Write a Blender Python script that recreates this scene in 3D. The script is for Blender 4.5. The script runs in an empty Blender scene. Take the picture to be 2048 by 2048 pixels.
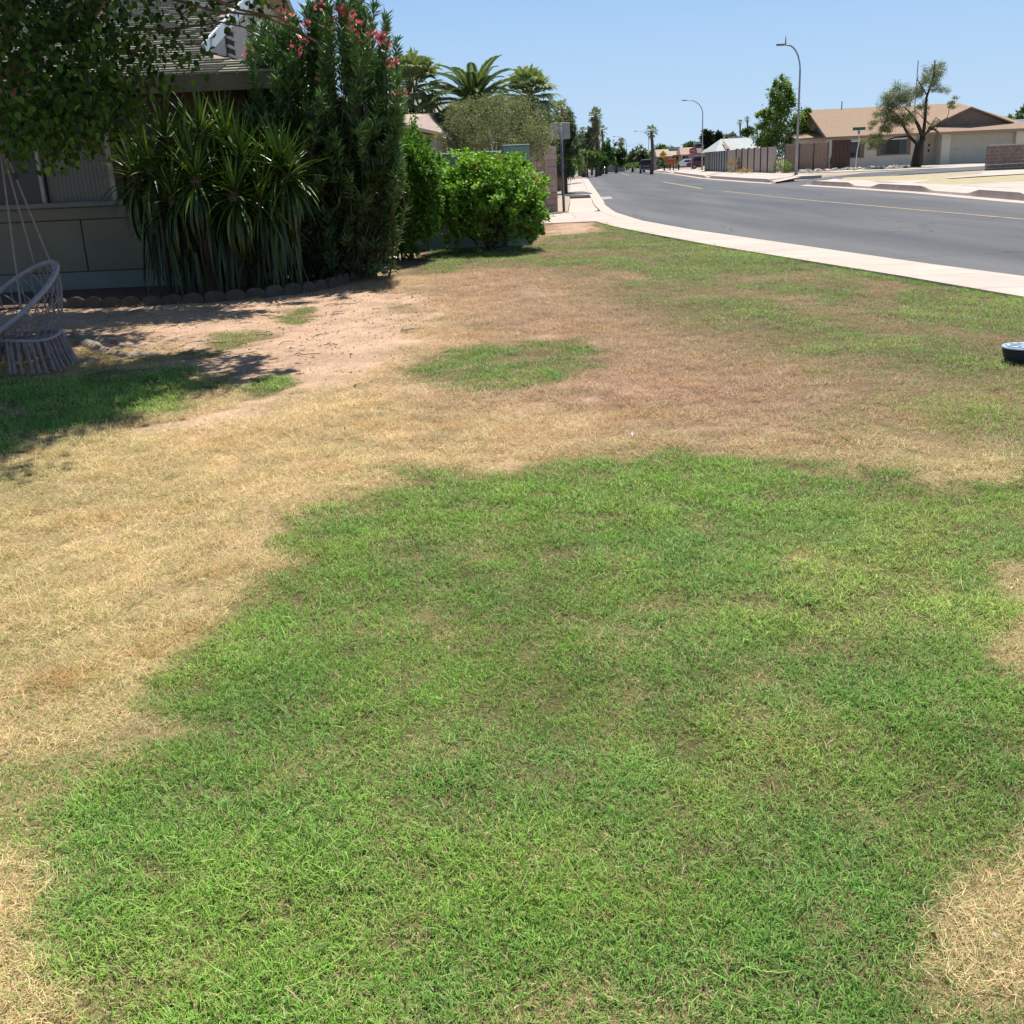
import bpy, math, random
import numpy as np
from mathutils import Vector, Matrix
R = math.radians
rng = np.random.default_rng(7)
random.seed(7)
S = bpy.context.scene
COL = S.collection

# ---------------------------------------------------------------- camera, sky, sun, exposure
FPX, ROLL, EYE = 2100.0, 0.045, 1.45            # focal length in pixels of the 2048 photograph
PITCH = math.atan(686 / FPX)
cam = bpy.data.cameras.new('camera')
cam.sensor_fit = 'HORIZONTAL'; cam.sensor_width = 36.0
cam.lens = 36.0 * FPX / 2048
cam.clip_start = 0.05; cam.clip_end = 5000
cob = bpy.data.objects.new('camera', cam); COL.objects.link(cob)
cob.matrix_world = Matrix.Translation((0, 0, EYE)) @ Matrix.Rotation(math.pi/2 - PITCH, 4, 'X') @ Matrix.Rotation(-ROLL, 4, 'Z')
S.camera = cob
SUN_EL, SUN_AZ = R(66), R(20)                    # azimuth measured from +Y towards +X
w = bpy.data.worlds.new('World'); S.world = w; w.use_nodes = True
nt = w.node_tree; nt.nodes.clear()
sky = nt.nodes.new('ShaderNodeTexSky'); sky.sky_type = 'NISHITA'; sky.sun_disc = False
sky.sun_elevation = SUN_EL; sky.sun_rotation = SUN_AZ
sky.air_density = 1.0; sky.dust_density = 0.15; sky.ozone_density = 3.0; sky.altitude = 400
bg = nt.nodes.new('ShaderNodeBackground'); bg.inputs[1].default_value = 0.070
ow = nt.nodes.new('ShaderNodeOutputWorld')
tc_ = nt.nodes.new('ShaderNodeTexCoord'); sx_ = nt.nodes.new('ShaderNodeSeparateXYZ'); nt.links.new(tc_.outputs['Generated'], sx_.inputs[0])
mr_ = nt.nodes.new('ShaderNodeMapRange'); mr_.interpolation_type = 'SMOOTHSTEP'; mr_.inputs[1].default_value = -.02; mr_.inputs[2].default_value = .55; mr_.inputs[3].default_value = 1; mr_.inputs[4].default_value = .1
nt.links.new(sx_.outputs[2], mr_.inputs[0]); mxs = nt.nodes.new('ShaderNodeMix'); mxs.data_type = 'RGBA'; mh_ = nt.nodes.new('ShaderNodeMapRange'); mh_.inputs[1].default_value = -.01; mh_.inputs[2].default_value = .19; nt.links.new(sx_.outputs[2], mh_.inputs[0]); mz_ = nt.nodes.new('ShaderNodeMix'); mz_.data_type = 'RGBA'; mz_.inputs[6].default_value = (5.9, 7.7, 9.5, 1); mz_.inputs[7].default_value = (3.1, 5.6, 9.5, 1); nt.links.new(mh_.outputs[0], mz_.inputs[0]); nt.links.new(mz_.outputs[2], mxs.inputs[7])
nt.links.new(mr_.outputs[0], mxs.inputs[0]); nt.links.new(sky.outputs[0], mxs.inputs[6])      # clear blue air with a paler horizon all round
nt.links.new(mxs.outputs[2], bg.inputs[0]); nt.links.new(bg.outputs[0], ow.inputs[0])
sl = bpy.data.lights.new('sun', 'SUN'); sl.energy = 5.0; sl.angle = R(0.5); sl.color = (1, .955, .88)
so = bpy.data.objects.new('sun', sl); COL.objects.link(so)
sd = Vector((math.sin(SUN_AZ)*math.cos(SUN_EL), math.cos(SUN_AZ)*math.cos(SUN_EL), math.sin(SUN_EL)))
so.rotation_euler = sd.to_track_quat('Z', 'Y').to_euler(); so.location = sd*50
vs = S.view_settings; vs.view_transform = 'Standard'; vs.look = 'None'; vs.gamma = 1; vs.exposure = 0.50
vs.use_curve_mapping = False
S.cycles.max_bounces = 6; S.cycles.diffuse_bounces = 3; S.cycles.transparent_max_bounces = 6
S.cycles.use_denoising = True; S.cycles.use_adaptive_sampling = True; S.cycles.adaptive_threshold = .02

# ---------------------------------------------------------------- helpers
def ray(x, y):
    dx, dy = x-1024, 1024-y
    a = dx*math.cos(ROLL) + dy*math.sin(ROLL); b = -dx*math.sin(ROLL) + dy*math.cos(ROLL)
    return Vector((a, FPX*math.cos(PITCH) + b*math.sin(PITCH), -FPX*math.sin(PITCH) + b*math.cos(PITCH)))
def pt(x, y, Y):
    d = ray(x, y); return Vector((0, 0, EYE)) + d*(Y/d.y)
def at(x, y, z=0.0):
    d = ray(x, y); return Vector((0, 0, EYE)) + d*((z-EYE)/d.z)
def terr(Y):                                     # the far side of the road rises gently
    return 0.12 + 0.007*min(max(Y-50, 0), 35)
def ar(x, y, off=0.0):
    z = .2
    for i in range(12): p = at(x, y, z+off); z = .5*z + .5*terr(p.y)
    return Vector((p.x, p.y, terr(p.y)+off))
def pix(X, Y, Z=0):                              # numpy: the inverse of at()
    c, s = math.cos(PITCH), math.sin(PITCH)
    zz = Z-EYE
    dep = Y*c - zz*s; b = FPX*(Y*s + zz*c)/dep; a = FPX*X/dep
    dx = a*math.cos(ROLL) - b*math.sin(ROLL); dy = a*math.sin(ROLL) + b*math.cos(ROLL)
    return 1024+dx, 1024-dy

_g = np.random.default_rng(11).random((8, 256, 256))
def vn(x, y, k=0):
    x = np.asarray(x, float); y = np.asarray(y, float)
    xi = np.floor(x).astype(int); yi = np.floor(y).astype(int); fx = x-xi; fy = y-yi
    fx = fx*fx*(3-2*fx); fy = fy*fy*(3-2*fy); g = _g[k % 8]
    a = g[xi % 256, yi % 256]; b = g[(xi+1) % 256, yi % 256]; c = g[xi % 256, (yi+1) % 256]; d = g[(xi+1) % 256, (yi+1) % 256]
    return (a*(1-fx)+b*fx)*(1-fy) + (c*(1-fx)+d*fx)*fy
def fbm(x, y, k=0, o=4):
    s = 0; t = 0; a = 1.
    for i in range(o):
        s = s + a*vn(x*2**i+17*i, y*2**i+31*i, k+i); t += a; a *= .55
    return s/t
def ss(a, b, x):
    t = np.clip((x-a)/(b-a), 0, 1); return t*t*(3-2*t)

def tag(o, label=None, cat=None, group=None, kind=None):
    if label: o['label'] = label
    if cat: o['category'] = cat
    if group: o['group'] = group
    if kind: o['kind'] = kind
    return o
def link(name, me, m=None, parent=None):
    o = bpy.data.objects.new(name, me); COL.objects.link(o)
    if m: me.materials.append(m)
    if parent: o.parent = parent
    return o
def empty(name, loc, label, cat, group=None, rz=0, kind=None):
    o = bpy.data.objects.new(name, None); COL.objects.link(o); o.empty_display_size = .2
    o.location = loc; o.rotation_euler = (0, 0, rz)
    o['label'] = label
    if cat: o['category'] = cat
    if group: o['group'] = group
    if kind: o['kind'] = kind
    return o
class MB:
    def __init__(s): s.v = []; s.f = []; s.c = []; s.cc = (1, 1, 1)
    def col(s, *c): s.cc = c; return s
    def poly(s, pts):
        n = len(s.v); s.v += [tuple(p) for p in pts]; s.f.append(tuple(range(n, n+len(pts)))); s.c.append(s.cc); return s
    def mesh(s, vs, fs):
        n = len(s.v); s.v += [tuple(p) for p in vs]
        for f in fs: s.f.append(tuple(n+i for i in f)); s.c.append(s.cc)
        return s
    def box(s, x0, x1, y0, y1, z0, z1, M=None):
        v = [Vector(p) for p in ((x0,y0,z0),(x1,y0,z0),(x1,y1,z0),(x0,y1,z0),(x0,y0,z1),(x1,y0,z1),(x1,y1,z1),(x0,y1,z1))]
        if M is not None: v = [M @ p for p in v]
        return s.mesh(v, [(0,3,2,1),(4,5,6,7),(0,1,5,4),(1,2,6,5),(2,3,7,6),(3,0,4,7)])
    def bev(s, x0, x1, y0, y1, z0, z1, b=.01):   # a block with chamfered front (-y) and top edges
        v = [(x0,y0+b,z0),(x1,y0+b,z0),(x1,y1,z0),(x0,y1,z0),(x0,y0+b,z1),(x1,y0+b,z1),(x1,y1,z1),(x0,y1,z1),
             (x0+b,y0,z0+b),(x1-b,y0,z0+b),(x1-b,y0,z1-b),(x0+b,y0,z1-b)]
        return s.mesh(v, [(0,3,2,1),(4,5,6,7),(1,2,6,5),(3,0,4,7),(2,3,7,6),(8,9,10,11),(0,1,9,8),(1,5,10,9),(5,4,11,10),(4,0,8,11)])
    def tube(s, pts, rad, n=6, cap=True):
        pts = [Vector(p) for p in pts]
        if not hasattr(rad, '__len__'): rad = [rad]*len(pts)
        b = len(s.v); prev = None
        for i, p in enumerate(pts):
            t = (pts[min(i+1, len(pts)-1)] - pts[max(i-1, 0)]).normalized()
            u = prev - t*prev.dot(t) if prev is not None else t.orthogonal()
            if u.length < 1e-5: u = t.orthogonal()
            u.normalize(); prev = u; q = t.cross(u)
            for k in range(n):
                a = 2*math.pi*k/n; s.v.append(tuple(p + (u*math.cos(a)+q*math.sin(a))*rad[i]))
        for i in range(len(pts)-1):
            for k in range(n):
                s.f.append((b+i*n+k, b+i*n+(k+1)%n, b+(i+1)*n+(k+1)%n, b+(i+1)*n+k)); s.c.append(s.cc)
        if cap:
            s.f.append(tuple(b+k for k in range(n))[::-1]); s.c.append(s.cc)
            s.f.append(tuple(b+(len(pts)-1)*n+k for k in range(n))); s.c.append(s.cc)
        return s
    def lathe(s, prof, n=24, c=(0, 0, 0)):
        b = len(s.v)
        for r, z in prof:
            for k in range(n):
                a = 2*math.pi*k/n; s.v.append((c[0]+r*math.cos(a), c[1]+r*math.sin(a), c[2]+z))
        for i in range(len(prof)-1):
            for k in range(n):
                s.f.append((b+i*n+k, b+i*n+(k+1)%n, b+(i+1)*n+(k+1)%n, b+(i+1)*n+k)); s.c.append(s.cc)
        return s
    def me(s, name, smooth=False):
        m = bpy.data.meshes.new(name); m.from_pydata(s.v, [], s.f); m.update()
        if any(c != (1, 1, 1) for c in s.c):
            a = m.color_attributes.new('col', 'FLOAT_COLOR', 'CORNER')
            arr = np.ones((len(m.loops), 4), np.float32); k = 0
            for f, c in zip(s.f, s.c):
                arr[k:k+len(f), :3] = c; k += len(f)
            a.data.foreach_set('color', arr.ravel())
        if smooth: m.polygons.foreach_set('use_smooth', [True]*len(m.polygons))
        return m
    def build(s, name, m=None, parent=None, smooth=False):
        return link(name, s.me(name, smooth), m, parent)

def npmesh(name, V, F, C=None, smooth=False):    # V (n,3); F (m,k) with one k; C (n,3) per vertex
    m = bpy.data.meshes.new(name); n, k = F.shape
    m.vertices.add(len(V)); m.vertices.foreach_set('co', np.asarray(V, np.float32).ravel())
    m.loops.add(n*k); m.loops.foreach_set('vertex_index', F.astype(np.int32).ravel())
    m.polygons.add(n); m.polygons.foreach_set('loop_start', np.arange(0, n*k, k, dtype=np.int32))
    if smooth: m.polygons.foreach_set('use_smooth', [True]*n)
    m.update(calc_edges=True)
    if C is not None:
        a = m.color_attributes.new('col', 'FLOAT_COLOR', 'POINT'); arr = np.ones((len(V), 4), np.float32); arr[:, :C.shape[1]] = C
        a.data.foreach_set('color', arr.ravel())
    return m

# ---------------------------------------------------------------- materials
def N(nt, t, **k):
    n = nt.nodes.new(t)
    for a, b in k.items(): setattr(n, a, b)
    return n
def mat(name, c, rough=.85, noise=0, scale=5, c2=None, bump=0, bscale=40, metal=0, spec=.3, attr=False, detail=5):
    m = bpy.data.materials.new(name); m.use_nodes = True; t = m.node_tree; L = t.links.new
    b = t.nodes['Principled BSDF']; b.inputs['Roughness'].default_value = rough; b.inputs['Metallic'].default_value = metal
    b.inputs['Specular IOR Level'].default_value = spec
    b.inputs['Base Color'].default_value = (*c, 1)
    src = None
    if noise:
        g = N(t, 'ShaderNodeNewGeometry'); n = N(t, 'ShaderNodeTexNoise'); n.inputs['Scale'].default_value = scale; n.inputs['Detail'].default_value = detail
        L(g.outputs['Position'], n.inputs['Vector'])
        r = N(t, 'ShaderNodeMapRange'); r.inputs[1].default_value = .35; r.inputs[2].default_value = .65; L(n.outputs[0], r.inputs[0])
        x = N(t, 'ShaderNodeMix', data_type='RGBA'); x.inputs[6].default_value = (*c, 1)
        x.inputs[7].default_value = (*(c2 or tuple(v*(1-noise) for v in c)), 1); L(r.outputs[0], x.inputs[0]); src = x.outputs[2]
    if attr:
        a = N(t, 'ShaderNodeAttribute', attribute_name='col'); x = N(t, 'ShaderNodeMix', data_type='RGBA', blend_type='MULTIPLY')
        x.inputs[0].default_value = 1; L(a.outputs[0], x.inputs[6])
        if src: L(src, x.inputs[7])
        else: x.inputs[7].default_value = (*c, 1)
        src = x.outputs[2]
    if src: L(src, b.inputs['Base Color'])
    if bump:
        g = N(t, 'ShaderNodeNewGeometry'); n = N(t, 'ShaderNodeTexNoise'); n.inputs['Scale'].default_value = bscale; n.inputs['Detail'].default_value = 6
        L(g.outputs['Position'], n.inputs['Vector']); u = N(t, 'ShaderNodeBump'); u.inputs['Strength'].default_value = bump; u.inputs['Distance'].default_value = .01
        L(n.outputs[0], u.inputs['Height']); L(u.outputs[0], b.inputs['Normal'])
    return m
def leafmat(name, c=(1, 1, 1), trans=.3, gloss=.06, rough=.55, tc=(1.3, 1.35, .5)):
    m = bpy.data.materials.new(name); m.use_nodes = True; t = m.node_tree; L = t.links.new
    b = t.nodes['Principled BSDF']; b.inputs['Roughness'].default_value = rough; b.inputs['Specular IOR Level'].default_value = gloss*3
    a = N(t, 'ShaderNodeAttribute', attribute_name='col'); x = N(t, 'ShaderNodeMix', data_type='RGBA', blend_type='MULTIPLY')
    x.inputs[0].default_value = 1; x.inputs[7].default_value = (*c, 1); L(a.outputs[0], x.inputs[6]); L(x.outputs[2], b.inputs['Base Color'])
    tr = N(t, 'ShaderNodeBsdfTranslucent'); y = N(t, 'ShaderNodeMix', data_type='RGBA', blend_type='MULTIPLY'); y.inputs[0].default_value = 1
    y.inputs[7].default_value = (*tc, 1); L(x.outputs[2], y.inputs[6]); L(y.outputs[2], tr.inputs[0])
    mx = N(t, 'ShaderNodeMixShader'); mx.inputs[0].default_value = trans
    L(b.outputs[0], mx.inputs[1]); L(tr.outputs[0], mx.inputs[2]); L(mx.outputs[0], t.nodes['Material Output'].inputs[0])
    return m
M = {}
M['concrete'] = mat('concrete', (.48, .40, .34), .9, .14, 1.3, bump=.25, bscale=60)
M['concrete2'] = mat('far_concrete', (.47, .42, .35), .9, .16, .5)
M['gravel'] = mat('gravel', (.42, .35, .27), .95, .35, 8, bump=.6, bscale=25)
M['redgravel'] = mat('red_gravel', (.30, .19, .15), .95, .4, 20, bump=.8, bscale=40)
M['desert'] = mat('desert_ground', (.36, .30, .22), .95, .3, .3)
M['drygrass'] = mat('dry_verge', (.43, .36, .23), .95, .35, 3, c2=(.33, .28, .15), bump=.7, bscale=12)
M['yellowline'] = mat('yellow_paint', (.42, .30, .14), .8, .5, 6, c2=(.20, .16, .11), attr=False)
M['whiteline'] = mat('pale_apron', (.36, .34, .31), .9, .2, 3)
M['dark'] = mat('dark', (.015, .015, .018), .6)
M['glass'] = mat('glass', (.012, .015, .02), .06, spec=.6)
M['leaf'] = leafmat('leaf')
M['mulb'] = leafmat('broad_leaf', trans=.33, gloss=.06, rough=.55, tc=(1.9, 2.0, .35))
M['waxy'] = leafmat('waxy_leaf', trans=.1, gloss=.18, rough=.45)
M['yucca'] = leafmat('sword_leaf', trans=.12, gloss=.15, rough=.42)
M['petal'] = leafmat('petal', trans=.3, gloss=.05, tc=(1, .8, .8))
M['bark'] = mat('bark', (.16, .115, .08), .95, .5, 9, bump=1, bscale=30)
M['barkdark'] = mat('dark_bark', (.06, .045, .035), .95, .4, 9)
M['palmbark'] = mat('palm_bark', (.17, .12, .085), .95, .4, 6)
M['steel'] = mat('galvanised_steel', (.30, .33, .36), .45, .15, 3, metal=.5)
M['polegrey'] = mat('pole_grey', (.17, .17, .19), .6, .25, 5, metal=.3)
M['white'] = mat('white', (.8, .8, .78), .5)

# asphalt: fine aggregate, broad wear streaks along the road, a few specks
def asphalt():
    m = bpy.data.materials.new('asphalt'); m.use_nodes = True; t = m.node_tree; L = t.links.new; b = t.nodes['Principled BSDF']
    b.inputs['Roughness'].default_value = .85; b.inputs['Specular IOR Level'].default_value = .25
    g = N(t, 'ShaderNodeNewGeometry'); mp = N(t, 'ShaderNodeMapping'); mp.inputs['Scale'].default_value = (1.1, .10, 1); mp.inputs['Rotation'].default_value = (0, 0, R(-4))
    L(g.outputs['Position'], mp.inputs['Vector'])
    n1 = N(t, 'ShaderNodeTexNoise'); n1.inputs['Scale'].default_value = .9; n1.inputs['Detail'].default_value = 6; L(mp.outputs[0], n1.inputs['Vector'])
    n2 = N(t, 'ShaderNodeTexNoise'); n2.inputs['Scale'].default_value = 45; n2.inputs['Detail'].default_value = 4; L(g.outputs['Position'], n2.inputs['Vector'])
    r1 = N(t, 'ShaderNodeMapRange'); r1.inputs[1].default_value = .3; r1.inputs[2].default_value = .7; L(n1.outputs[0], r1.inputs[0])
    x = N(t, 'ShaderNodeMix', data_type='RGBA'); x.inputs[6].default_value = (.075, .079, .088, 1); x.inputs[7].default_value = (.12, .12, .122, 1); L(r1.outputs[0], x.inputs[0])
    r2 = N(t, 'ShaderNodeMapRange'); r2.inputs[1].default_value = .3; r2.inputs[2].default_value = .7; r2.inputs[3].default_value = .8; r2.inputs[4].default_value = 1.2; L(n2.outputs[0], r2.inputs[0])
    y = N(t, 'ShaderNodeMix', data_type='RGBA', blend_type='MULTIPLY'); y.inputs[0].default_value = 1; L(x.outputs[2], y.inputs[6]); L(r2.outputs[0], y.inputs[7])
    vo = N(t, 'ShaderNodeTexVoronoi'); vo.inputs['Scale'].default_value = 2.2; L(g.outputs['Position'], vo.inputs['Vector'])
    cm = N(t, 'ShaderNodeMath', operation='LESS_THAN'); cm.inputs[1].default_value = .035; L(vo.outputs['Distance'], cm.inputs[0])
    z = N(t, 'ShaderNodeMix', data_type='RGBA'); z.inputs[7].default_value = (.3, .29, .27, 1); L(cm.outputs[0], z.inputs[0]); L(y.outputs[2], z.inputs[6])
    a = N(t, 'ShaderNodeAttribute', attribute_name='col'); q = N(t, 'ShaderNodeMix', data_type='RGBA', blend_type='MULTIPLY'); q.inputs[0].default_value = 1
    L(z.outputs[2], q.inputs[6]); L(a.outputs[0], q.inputs[7]); 
    # thin cracks that wander over the surface
    nv = N(t, 'ShaderNodeTexNoise'); nv.inputs['Scale'].default_value = 1.5; L(g.outputs['Position'], nv.inputs['Vector']); ad = N(t, 'ShaderNodeMix', data_type='RGBA', blend_type='ADD'); ad.inputs[0].default_value = .5; L(g.outputs['Position'], ad.inputs[6]); L(nv.outputs['Color'], ad.inputs[7])
    vc = N(t, 'ShaderNodeTexVoronoi', feature='DISTANCE_TO_EDGE'); vc.inputs['Scale'].default_value = .22; L(ad.outputs[2], vc.inputs['Vector']); lc = N(t, 'ShaderNodeMath', operation='LESS_THAN'); lc.inputs[1].default_value = .0035; L(vc.outputs[0], lc.inputs[0])
    sc2 = N(t, 'ShaderNodeMath', operation='MULTIPLY'); sc2.inputs[1].default_value = .6; L(lc.outputs[0], sc2.inputs[0]); qc = N(t, 'ShaderNodeMix', data_type='RGBA'); qc.inputs[7].default_value = (.03, .03, .032, 1); L(sc2.outputs[0], qc.inputs[0]); L(q.outputs[2], qc.inputs[6]); L(qc.outputs[2], b.inputs['Base Color'])
    u = N(t, 'ShaderNodeBump'); u.inputs['Strength'].default_value = .5; u.inputs['Distance'].default_value = .006; L(n2.outputs[0], u.inputs['Height']); L(u.outputs[0], b.inputs['Normal'])
    return m
M['asphalt'] = asphalt()

# ---------------------------------------------------------------- road lines (world X along Y)
def lerp(tab, Y): return float(np.interp(Y, [a for a, b in tab], [b for a, b in tab]))
LAWN = [(-2, 7.7), (4, 6.4), (10.6, 5.28), (12.9, 4.93), (16.1, 4.35), (19.2, 3.80), (24.1, 3.12), (26.5, 2.83), (29.4, 2.62)]
KERB = [(-2, 9.1), (5, 7.75), (13.1, 6.38), (15.3, 5.95), (19.9, 5.25), (25.1, 4.45), (30.1, 3.95), (36.2, 3.87), (43.3, 4.23), (47.8, 4.61), (57, 5.3), (80, 7.0), (132, 10.9), (213, 17.2), (300, 27)]
CENT = [(-2, 12.2), (23.8, 11.45), (40, 11.1), (60, 11.4), (87, 13.2), (130, 16.3), (166, 19.3), (261, 27.8), (300, 33)]
FARE = [(-2, 12.9+2), (20, 14.6), (31, 15.0), (41, 16.0), (52, 16.5), (74, 16.9), (97, 18.2), (138, 22.4), (213, 29), (300, 40)]
RZ = -.08
YS = list(np.arange(-2, 34, 1.)) + list(np.arange(34, 70, 2.)) + list(np.arange(70, 301, 10.))

# big ground sheet to the horizon
g = MB(); g.poly([(-1500, -40, -.16), (1500, -40, -.16), (1500, 2500, -.16), (-1500, 2500, -.16)]); tag(g.build('ground', M['desert']), kind='structure', label='flat dry desert ground to the horizon')
# road
V = []; F = []; C = []
nx = 12
for i, Y in enumerate(YS):
    a, b = lerp(KERB, Y), lerp(FARE, Y)
    for k in range(nx+1):
        X = a+(b-a)*k/nx; V.append((X, Y, RZ))
        e = min(k, nx-k)/nx; v = .92 + .18*(e < .09) + .05*math.sin(k*1.9)
        C.append((v*1.02, v, v*.98) if e < .09 else (v, v, v))
for i in range(len(YS)-1):
    for k in range(nx):
        q = i*(nx+1)+k; F.append((q, q+1, q+nx+2, q+nx+1))
tag(link('road', npmesh('road', np.array(V), np.array(F), np.array(C)), M['asphalt']), kind='structure', label='grey asphalt street bending away between the kerbs')
# centre line: two worn yellow lines, and the dash further off
g = MB()
def lineseg(g, y0, y1, off, wd, n=24, tab=CENT, z=RZ+.004):
    for i in range(n):
        a = y0+(y1-y0)*i/n; b = y0+(y1-y0)*(i+1)/n
        g.poly([(lerp(tab, a)+off, a, z), (lerp(tab, a)+off+wd, a, z), (lerp(tab, b)+off+wd, b, z), (lerp(tab, b)+off, b, z)])
lineseg(g, 4, 55, -.06, .14, 40)
tag(g.build('road_marking', M['yellowline']), kind='structure', label='worn yellow centre line of the street, nearest stretch')
for y0, y1 in ((62, 88), (150, 200)):
    g = MB(); lineseg(g, y0, y1, -.1, .24, 10); tag(g.build('road_marking', M['yellowline']), kind='structure')
g = MB(); g.mesh([pt(0,0,1)]*0, []); p = [at(1200, 394, RZ+.006), at(1221, 393, RZ+.006), at(1226, 397, RZ+.006), at(1206, 399, RZ+.006)]; g.poly(p[::-1])
tag(g.build('gutter_apron', M['whiteline']), kind='structure', label='pale concrete stub reaching into the asphalt')

# near pavement: slabs with joints + rolled kerb pieces
def strip(name, tabL, fL, tabR, fR, y0, y1, zl, zr, m, parent, thick=.12):
    g = MB(); n = max(1, int((y1-y0)/.75)); top = []
    for i in range(n+1):
        Y = y0+(y1-y0)*i/n; a, b = lerp(tabL, Y), lerp(tabR, Y)
        top.append(((a+(b-a)*fL, Y, zl), (a+(b-a)*fR, Y, zr)))
    for i in range(n):
        (a, b), (c, d) = top[i], top[i+1]
        g.poly([a, b, d, c])
        g.poly([(a[0], a[1], a[2]-thick), a, c, (c[0], c[1], c[2]-thick)]); g.poly([b, (b[0], b[1], b[2]-thick), (d[0], d[1], d[2]-thick), d])
    a, b = top[0]; g.poly([(a[0], a[1], a[2]-thick), (b[0], b[1], b[2]-thick), b, a])
    a, b = top[-1]; g.poly([a, b, (b[0], b[1], b[2]-thick), (a[0], a[1], a[2]-thick)])
    return g.build(name, m, parent)
slabm = [mat('slab_tone', (.52*k, .43*k, .37*k), .9, .13, 1.5, bump=.25, bscale=60) for k in (1, .965, 1.02, .98)]
pv = empty('pavement', (0, 0, 0), 'pale pink concrete pavement with rolled kerb beside the lawn', None, kind='structure')
y = -2.0; i = 0
SIDE2 = [(29, 1.0), (31, 1.0), (35.8, 1.6), (36.6, 2.35), (49, 3.25), (60, 3.9), (80, 5.3), (132, 8.9), (213, 15)]
while y < 29.5:
    y1 = min(y+1.5, 29.5)
    strip('slab', LAWN, 0, KERB, .66, y+.006, y1-.006, .0, -.004, slabm[i % 4], pv)
    y = y1; i += 1
y = -2.0
while y < 128:
    st = 3.0; strip('kerb', LAWN+[(31, 2.2), (36, 2.4), (49, 3.25), (60, 3.9), (80, 5.3), (132, 8.9)], .665, KERB, 1.0, y+.004, y+st-.004, -.006, RZ+.014, slabm[(i+1) % 4], pv); y += st; i += 1
tabm = LAWN[-1:]+[(31, 2.2), (36, 2.4), (49, 3.25), (60, 3.9), (80, 5.3), (132, 8.9)]
for (y0, y1) in ((29.51, 31.6), (31.6, 33.8), (33.8, 35.9)):      # the crossing path that runs left in front of the brown wall
    strip('slab', [(29, .2), (40, .2)] if y0 < 33 else [(33, .9), (40, 1.9)], 0, tabm, 1.0 if y0 < 0 else 1.0, y0+.006, y1-.006, .0, 0, slabm[i % 4], pv); i += 1
for (y0, y1) in ((29.51, 32), (32, 35.9)):
    strip('slab', tabm, .006, KERB, .655, y0+.006, y1-.006, .0, -.004, slabm[i % 4], pv); i += 1
y = 35.9
while y < 120:
    st = 3.0 if y < 60 else 8
    if not (50 < y < 55): strip('slab', SIDE2, 0, KERB, .655, y+.006, y+st-.006, .0, -.004, slabm[i % 4], pv)
    y += st; i += 1
# side alley of asphalt crossing the pavement
g = MB(); p = [at(1131, 391, .012), at(1186, 386.5, .012), at(1166, 382.5, .012), at(1131, 384, .012)]; g.poly(p); g.c = [(.9, .9, .9)]
tag(g.build('alley_road', M['asphalt']), kind='structure', label='grey asphalt alley crossing the pavement')
# gravel strip around the brown wall and along the pavement's left side
g = MB(); g.poly([(-14, 30.2, -.03), (1.15, 30.2, -.03), (1.15, 36.0, -.03), (2.3, 36.5, -.03), (3.3, 49.9, -.03), (3.9, 60, -.03), (8.9, 132, -.03), (-60, 132, -.03)])
tag(g.build('gravel_yard', M['gravel']), kind='structure', label='tan gravel yards beside the far pavement')
g = MB(); g.poly([(.95, 35.0, .012), (1.7, 35.2, .012), (2.35, 35.9, .012), (2.3, 36.9, .012), (.2, 36.9, .012), (.2, 35.1, .012)])
tag(g.build('gravel_bed', M['redgravel']), kind='structure', label='reddish gravel at the foot of the brown block wall')

# ---------------------------------------------------------------- lawn masks (evaluated once per ground point)
def inpoly(x, y, P):
    P = np.array(P, float); ins = np.zeros(x.shape, bool); d = np.full(x.shape, 1e9); n = len(P)
    for i in range(n):
        (x1, y1), (x2, y2) = P[i], P[(i+1) % n]
        c = ((y1 > y) != (y2 > y)) & (x < (x2-x1)*(y-y1)/(y2-y1+1e-12)+x1); ins ^= c
        t = np.clip(((x-x1)*(x2-x1)+(y-y1)*(y2-y1))/((x2-x1)**2+(y2-y1)**2), 0, 1)
        d = np.minimum(d, np.hypot(x-x1-t*(x2-x1), y-y1-t*(y2-y1)))
    return np.where(ins, d, -d)
def wpoly(pp): return [tuple(at(*p)[:2]) for p in pp]
k6 = 1.06
PG1 = wpoly([(k6*a, k6*b) for a, b in [(215, 2000), (180, 1830), (175, 1650), (160, 1500), (215, 1395), (270, 1290), (330, 1225), (385, 1190), (400, 1120), (440, 1060), (550, 1000), (640, 948), (735, 905), (760, 880), (860, 862), (960, 868), (1060, 862), (1100, 850), (1260, 838), (1400, 840), (1520, 846), (1620, 866), (1720, 874), (1960, 880), (2100, 900), (2100, 1050), (1960, 1070), (1900, 1090), (1870, 1120), (1850, 1160), (1860, 1200), (1900, 1240), (1980, 1300), (2080, 1400), (2080, 1640), (1930, 1660), (1880, 1740), (1850, 1810), (1880, 1900), (1900, 2010), (1750, 2150), (1650, 2700), (520, 2700), (330, 2150)]])
PG2 = wpoly([(800, 742), (830, 712), (900, 695), (980, 685), (1100, 683), (1180, 692), (1170, 725), (1120, 750), (1020, 764), (900, 763), (820, 758)])
PG3 = wpoly([(760, 545), (700, 560), (840, 520), (830, 490), (1060, 485), (1090, 470), (1200, 458), (1240, 452), (1431, 488), (1831, 552), (2300, 640), (2300, 760), (2048, 680), (1800, 640), (1600, 600), (1450, 570), (1250, 550), (1100, 530), (950, 538), (850, 550)])
PG3b = wpoly([(1100, 530), (1250, 545), (1450, 560), (1700, 600), (2300, 700), (2300, 960), (2000, 930), (1800, 860), (1650, 770), (1500, 700), (1330, 640), (1200, 600)])
PD1 = wpoly([(470, 790), (360, 730), (300, 700), (150, 690), (120, 620), (480, 615), (700, 560), (830, 590), (860, 640), (800, 700), (690, 760), (560, 820), (300, 850)])
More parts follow.
